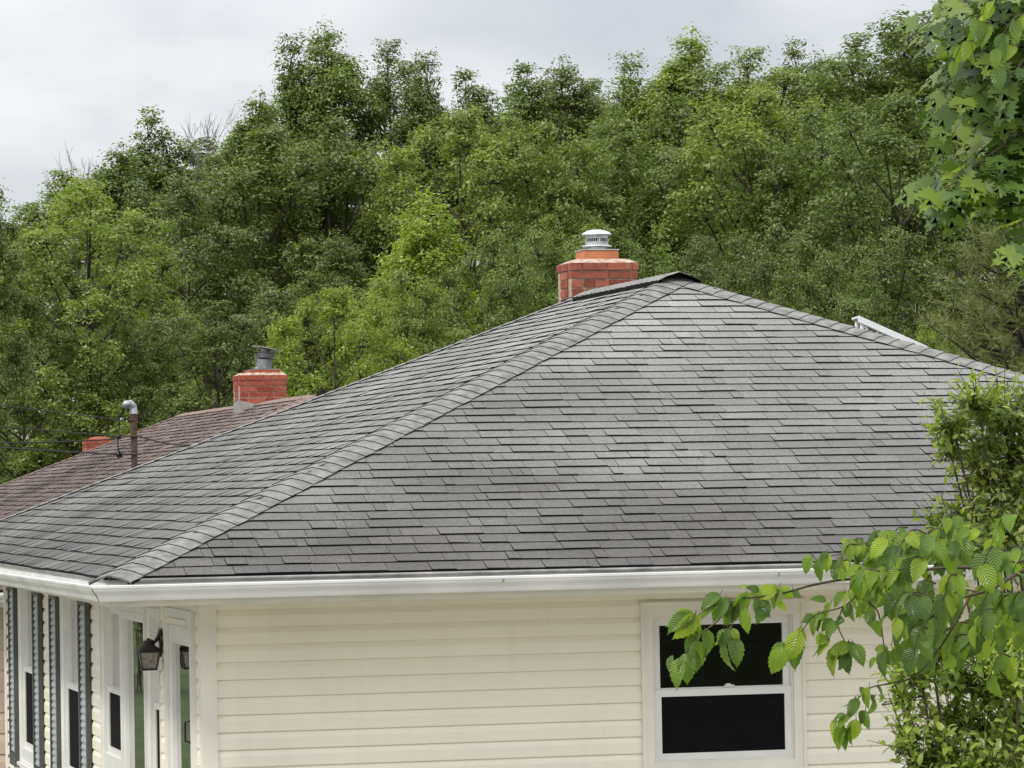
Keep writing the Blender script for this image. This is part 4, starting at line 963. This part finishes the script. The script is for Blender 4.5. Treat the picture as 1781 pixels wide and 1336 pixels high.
# ---- serrated-leaf tree reaching in from the right, about 9.5 m from the camera
ED = 9.5
tb = at(2080, 1336, ED + .8); elm = thing('broadleaf_tree', 'near tree reaching in from the right with large serrated bright leaves over the window', 'tree', (tb[0], tb[1], GZ))
wood = MB(); LV = Leaves(leaf_template())
trunk_top = at(2010, -500, ED + .6); tk = [P3(tb[0], tb[1], GZ), at(2060, 1100, ED + .8), at(2045, 600, ED + .7), at(2020, 100, ED + .6), trunk_top]
wood.tube(bez(tk, 5), list(np.linspace(.11, .05, 21)), 10)
def z4(x, y): return (1080 + x / 2.5407, 900 + y / 2.5407)
def twig(pts, r0, r1, dz=0.):
    P = bez([toV(*z4(x, y), ED + d + dz) for x, y, d in pts], 5); wood.tube(P, list(np.linspace(r0, r1, len(P))), 6, cap=False); return P
def leaf_px(x0, y0, x1, y1, dd=0., bright=0):
    a = toV(*z4(x0, y0), ED + dd); b = toV(*z4(x1, y1), ED + dd + rs.uniform(-.025, .03)); d = b - a; Ln = np.linalg.norm(d)
    nn_ = norm(toCam * rs.uniform(.35, .9) + np.array([rs.uniform(-1.1, .7), 0, rs.uniform(.1, .9)])); LV.add(a, d, nn_, min(Ln * 1.1, .088))
    for _ in range(rs.choice((0, 1, 1, 2))):
        o2_ = P3(rs.uniform(-.02, .02), rs.uniform(0, .03), rs.uniform(-.006, .014)); LV.add(a + o2_, d + P3(rs.gauss(0, .022), rs.gauss(0, .02), rs.gauss(0, .02)), nn_ + P3(rs.gauss(0, .7), 0, rs.gauss(0, .6)), Ln * rs.uniform(.7, 1.05))
    st = a + P3(rs.uniform(-.006, .006), 0, .012); wood.tube([st, a + (b - a) * .02], .0009, 3, cap=False)
twig([(2200, 60, .3), (1781, 235, .1), (1650, 310, 0), (1545, 345, 0), (1380, 385, 0), (1280, 395, 0)], .006, .002)
twig([(2200, -40, .3), (1781, 190, .15), (1400, 225, .1), (1200, 250, 0), (1110, 270, 0), (980, 275, 0), (850, 298, 0), (790, 315, 0), (700, 338, 0), (600, 352, 0), (500, 370, 0), (430, 455, 0), (385, 490, .0)], .0052, .0014)
twig([(500, 370, 0), (420, 385, 0), (340, 432, 0)], .0018, .0012); twig([(430, 455, 0), (330, 535, 0), (290, 600, 0)], .0015, .001)
twig([(520, 372, 0), (490, 480, 0), (470, 560, 0)], .0015, .001)
twig([(1110, 270, .0), (1060, 330, 0), (1100, 380, 0), (1140, 430, 0), (1165, 590, 0)], .003, .0015)
twig([(1060, 330, 0), (980, 395, 0), (860, 430, 0), (800, 500, 0), (730, 560, 0)], .0022, .0012)
twig([(980, 395, .02), (960, 480, .02), (1000, 565, .02)], .0018, .0012)
twig([(1545, 345, .05), (1420, 560, .05), (1300, 700, .05), (1180, 735, .05), (1090, 760, .05), (1010, 850, .05), (975, 930, .05)], .003, .0012)
twig([(1250, 240, .1), (1180, 150, .1), (1050, 120, .1), (980, 160, .1), (880, 175, .1)], .0025, .0012)
HL = """330 430 175 487|330 430 245 545|345 440 310 530|370 490 395 615|330 540 350 690|295 595 285 750|275 620 222 750|440 340 345 390|440 375 335 430|470 360 400 450|500 380 480 495|560 330 500 430|690 320 575 345|560 400 540 515|640 360 610 470|690 340 715 420|700 310 765 355|760 320 790 355|470 490 430 590|490 530 530 655|465 560 465 690|490 490 520 550|450 400 470 470|590 370 650 440|610 330 560 300
790 500 725 680|720 570 655 715|800 480 800 560|850 170 790 250|890 180 860 285|920 160 900 240|960 190 940 275|1000 190 985 245|1040 110 960 150|1060 120 1085 175|1180 95 1090 170|1230 130 1150 200|900 430 820 460|960 460 900 520|880 520 880 625|920 540 860 600|960 570 900 710|1000 560 980 705|1030 560 1075 650|1010 560 930 600|990 330 930 390|1050 380 1080 460|1020 390 1010 470|1070 210 1080 290|1180 590 1120 640|1170 590 1140 705|1200 580 1250 650|1130 620 1090 660
1100 750 1065 850|1130 750 1175 805|1050 800 1000 880|1010 880 950 920|990 920 930 1030|1010 930 965 1030|1040 890 1015 995|1080 850 1080 940|1120 800 1110 870|1220 330 1160 390|1190 400 1230 460|1240 340 1300 365|1210 350 1180 460|870 440 830 520|930 380 890 440|1100 470 1180 520|1000 600 975 670"""
for ln_ in HL.replace('\n', '|').split('|'): leaf_px(*[float(q) for q in ln_.split()])
# procedural leafy shoots filling the right part of the crown
def shoot(base, tipv, n, size, sag=.03):
    P = bez([base, (base + tipv) / 2 + P3(0, 0, .02), tipv - P3(0, 0, sag)], 6); wood.tube(P, list(np.linspace(.0025, .001, len(P))), 4, cap=False)
    for i in range(n):
        k = int((i + .7) / n * (len(P) - 2)); d0 = norm(P[k + 1] - P[k]); sd_ = norm(np.cross(d0, np.array([0, 0, 1.]))) * (1 if i % 2 else -1)
        d = d0 * rs.uniform(.2, .8) + sd_ * rs.uniform(.3, .9) + P3(0, 0, -rs.uniform(.4, 1.2)) ; nn_ = norm(toCam * rs.uniform(.0, .9) + P3(rs.uniform(-.6, .4), rs.uniform(-.3, .3), rs.uniform(.3, 1.2)))
        LV.add(P[k], d, nn_, size * rs.uniform(.65, 1.15))
for i in range(92):
    x = rs.uniform(1190, 1850) if i % 3 else rs.uniform(1000, 1350); lo_ = np.interp(x, [1000, 1200, 1400, 1600, 1850], [150, 90, 50, 40, 20]); hi_ = np.interp(x, [1000, 1200, 1350, 1550, 1850], [330, 480, 560, 640, 720]); y = rs.uniform(lo_, hi_)
    dd = rs.uniform(-.25, .5); a = toV(*z4(x + rs.uniform(40, 130), y - rs.uniform(10, 70)), ED + dd); b = toV(*z4(x - rs.uniform(0, 60), y + rs.uniform(0, 50)), ED + dd + rs.uniform(-.1, .1)); shoot(a, b, rs.randint(4, 6), rs.uniform(.055, .085))
# upper spray hanging at the top right corner
for i in range(8):
    px = rs.uniform(1710, 1860); py = rs.uniform(-60, 120) if px > 1640 else 20; dd = rs.uniform(-.3, .3); a = toV(px + 50, py - 50, ED + dd); b = toV(px - 20, py + 10, ED + dd); shoot(a, b, 5, rs.uniform(.055, .08))
for (px, py) in ((1690, 40), (1680, 80), (1650, 112), (1728, 120)): a = toV(px + 45, py - 40, ED); b = toV(px, py, ED); shoot(a, b, 3, .07)
for a_, b_ in (((2030, 300, ED + .6), (1860, -60, ED)), ((2040, 500, ED + .7), (1880, 880, ED + .2)), ((2050, 800, ED + .8), (1900, 960, ED + .2))):
    A_, B_ = at(*a_), at(*b_); wood.tube(bez([A_, (A_ + B_) / 2 + P3(0, 0, .05), B_], 5), list(np.linspace(.03, .010, 11)), 7)
wood.build('trunk', M['twig'], elm, smooth=True); LV.build('crown', NL['elm'], elm)
# ---- maple hanging down at the upper right, about 13 m away
MD = 13.; tb = at(2150, 900, MD + 1.5); mp_ = thing('maple_tree', 'maple overhanging the upper right corner with broad lobed leaves in tiers', 'tree', (tb[0], tb[1], GZ))
wood = MB(); LV = Leaves(maple_template()); wood.tube(bez([P3(tb[0], tb[1], GZ), at(2140, 500, MD + 1.5), at(2100, -400, MD + 1.2)], 6), list(np.linspace(.17, .09, 13)), 10)
tiers = [((1900, 60), (1605, 205), 26), ((1900, 20), (1625, 95), 24), ((1900, 170), (1630, 150), 20), ((1900, 190), (1615, 290), 26), ((1900, 230), (1592, 330), 30), ((1880, 250), (1650, 350), 24), ((1900, 120), (1690, 230), 22), ((1900, 280), (1700, 335), 20), ((1920, 320), (1745, 330), 14), ((1900, 380), (1745, 450), 14), ((1900, 60), (1640, 55), 18), ((1900, 100), (1660, 190), 20), ((1900, -40), (1610, 20), 20), ((1900, -20), (1640, 30), 26), ((1900, 0), (1660, 70), 26), ((1900, 40), (1680, 110), 26), ((1900, 200), (1680, 280), 22), ((1900, 0), (1720, 150), 18), ((1950, 400), (1760, 430), 10)]
for (x0, y0), (x1, y1), n in tiers:
    for rep_ in range(3):
        dd = rs.uniform(-.6, .7); A_ = at(x0 + rs.uniform(-10, 40), y0 + rs.uniform(-30, 20), MD + dd + .3); B_ = at(x1 + 12 + rs.uniform(-4, 30) * (1 + rep_), y1 + rs.uniform(-18, 18), MD + dd); P = bez([A_, (A_ + B_) / 2 + P3(0, 0, .05), B_], 8); wood.tube(P, list(np.linspace(.008, .0018, len(P))), 5, cap=False)
        wood.tube([A_, at(2130, y0 - 40, MD + 1.4)], [.008, .02], 5, cap=False)
        for k in range(n):
            f_ = (k / n) ** .8; c = P[int(f_ * (len(P) - 1))]; side_ = 1 if k % 2 else -1; d0 = norm(B_ - A_)
            d = d0 * rs.uniform(.1, .9) + norm(np.cross(d0, P3(0, 0, 1))) * side_ * rs.uniform(.1, 1) + P3(0, 0, -rs.uniform(.1, .7)); base_ = c + norm(d) * rs.uniform(.02, .07) + P3(rs.gauss(0, .03), rs.gauss(0, .03), rs.gauss(0, .025))
            nn_ = P3(rs.gauss(0, .35), rs.gauss(-.25, .35), 1.) + toCam * rs.uniform(0, .9); LV.add(base_, d, nn_, rs.uniform(.075, .115)); wood.tube([c, base_], .0008, 3, cap=False)
wood.build('trunk', M['twig'], mp_); LV.build('crown', NL['maple'], mp_)
# ---- small-leaved tree in front of the roof, and the brighter shrub under it
def bushy(root, blobs, depth, size, mat, ncl, per, leafy, upr=.3, spread=1.):
    wood = MB(); LV = Leaves(small_template()); X0, Y0 = root.location[0], root.location[1]
    for (px, py, rx, ry, rz, w) in blobs:
        px = px + (10 if depth > 15 else 0); c = at(px, py, depth + rz); u_ = upp(depth); st = P3(X0, Y0, GZ + .8) if py > 900 else P3(X0, Y0, GZ + 1.6); wood.tube(bez([st, (st + c) / 2 + P3(0, 0, -.1), c], 5), list(np.linspace(.012, .004, 11)), 5, cap=False)
        for i in range(int(ncl * w)):
            v = np.array([rs.gauss(0, 1) for _ in range(3)]); v /= np.linalg.norm(v); q = rs.random() ** .45; q = q * (1 + .25 * math.sin(v[0] * 6 + py) * math.cos(v[2] * 5 + px))
            tip = c + P3(v[0] * rx * u_ * q, v[1] * rx * u_ * q, v[2] * ry * u_ * q); dr = norm(v + P3(0, 0, upr)); ln_ = rs.uniform(.10, .22) * spread; a = tip - dr * ln_ * .5; b = tip + dr * ln_ * .5
            wood.tube([c * .25 + a * .75, a, b], [.004, .003, .001], 3, cap=False)
            for k in range(per):
                f_ = k / per; p_ = a * (1 - f_) + b * f_; ang = k * 2.4 + i; ref = norm(np.cross(dr, P3(.3, .2, 1))); r2_ = np.cross(dr, ref); o_ = ref * math.cos(ang) + r2_ * math.sin(ang)
                LV.add(p_, o_ * .8 + dr * rs.uniform(.2, .9) + P3(0, 0, rs.uniform(-.3, .2)), dr + P3(rs.gauss(0, .3), rs.gauss(0, .3), .8), size * rs.uniform(.6, 1.25))
    wood.build('trunk', M['twig'], root); LV.build('crown', mat, root)
sd_ = at(1830, 900, 17.2); st_ = thing('small_tree', 'small-leaved darker tree standing in front of the roof\'s right end', 'tree', (sd_[0], sd_[1], GZ))
bl = [(1735, 720, 62, 45, 0, 1.1), (1690, 700, 40, 32, -.2, .55), (1648, 742, 34, 28, -.1, .45), (1640, 775, 26, 22, 0, .25), (1700, 780, 55, 42, .2, .8), (1765, 790, 55, 55, 0, 1.), (1745, 850, 50, 45, -.1, .9), (1790, 700, 40, 40, .2, .6), (1690, 890, 48, 34, .1, .7), (1645, 915, 38, 26, 0, .45), (1740, 930, 62, 42, -.2, 1.1), (1680, 950, 60, 30, .1, .8), (1800, 880, 50, 60, 0, .8), (1700, 830, 22, 26, 0, .3), (1790, 960, 50, 50, .1, .7)]
bushy(st_, bl, 17., .045, NL['small'], 78, 8, 1, .35, 1.3)
sd_ = at(1740, 1200, 13.2); sh_ = thing('shrub', 'bright green shrub with small glossy leaves at the lower right corner, against the siding', 'shrub', (sd_[0], sd_[1], GZ))
bl = [(1600, 1165, 45, 28, 0, .45), (1570, 1200, 30, 25, .1, .25), (1660, 1170, 50, 35, .2, .6), (1720, 1180, 50, 50, .2, .7), (1770, 1160, 50, 50, 0, .7), (1575, 1275, 28, 35, 0, .32), (1600, 1320, 35, 30, 0, .35), (1655, 1240, 34, 34, .1, .35), (1650, 1300, 38, 35, .0, .4), (1710, 1270, 45, 45, .1, .7), (1760, 1260, 45, 60, .3, .8), (1720, 1330, 60, 40, 0, .8), (1780, 1330, 50, 50, .2, .8), (1740, 1110, 50, 30, .2, .5), (1790, 1090, 50, 40, .3, .5), (1640, 1360, 60, 30, 0, .6), (1700, 1420, 90, 50, 0, 1.), (1620, 1135, 30, 16, 0, .2)]
bushy(sh_, bl, 13., .042, NL['shrub'], 70, 9, 1, .9)
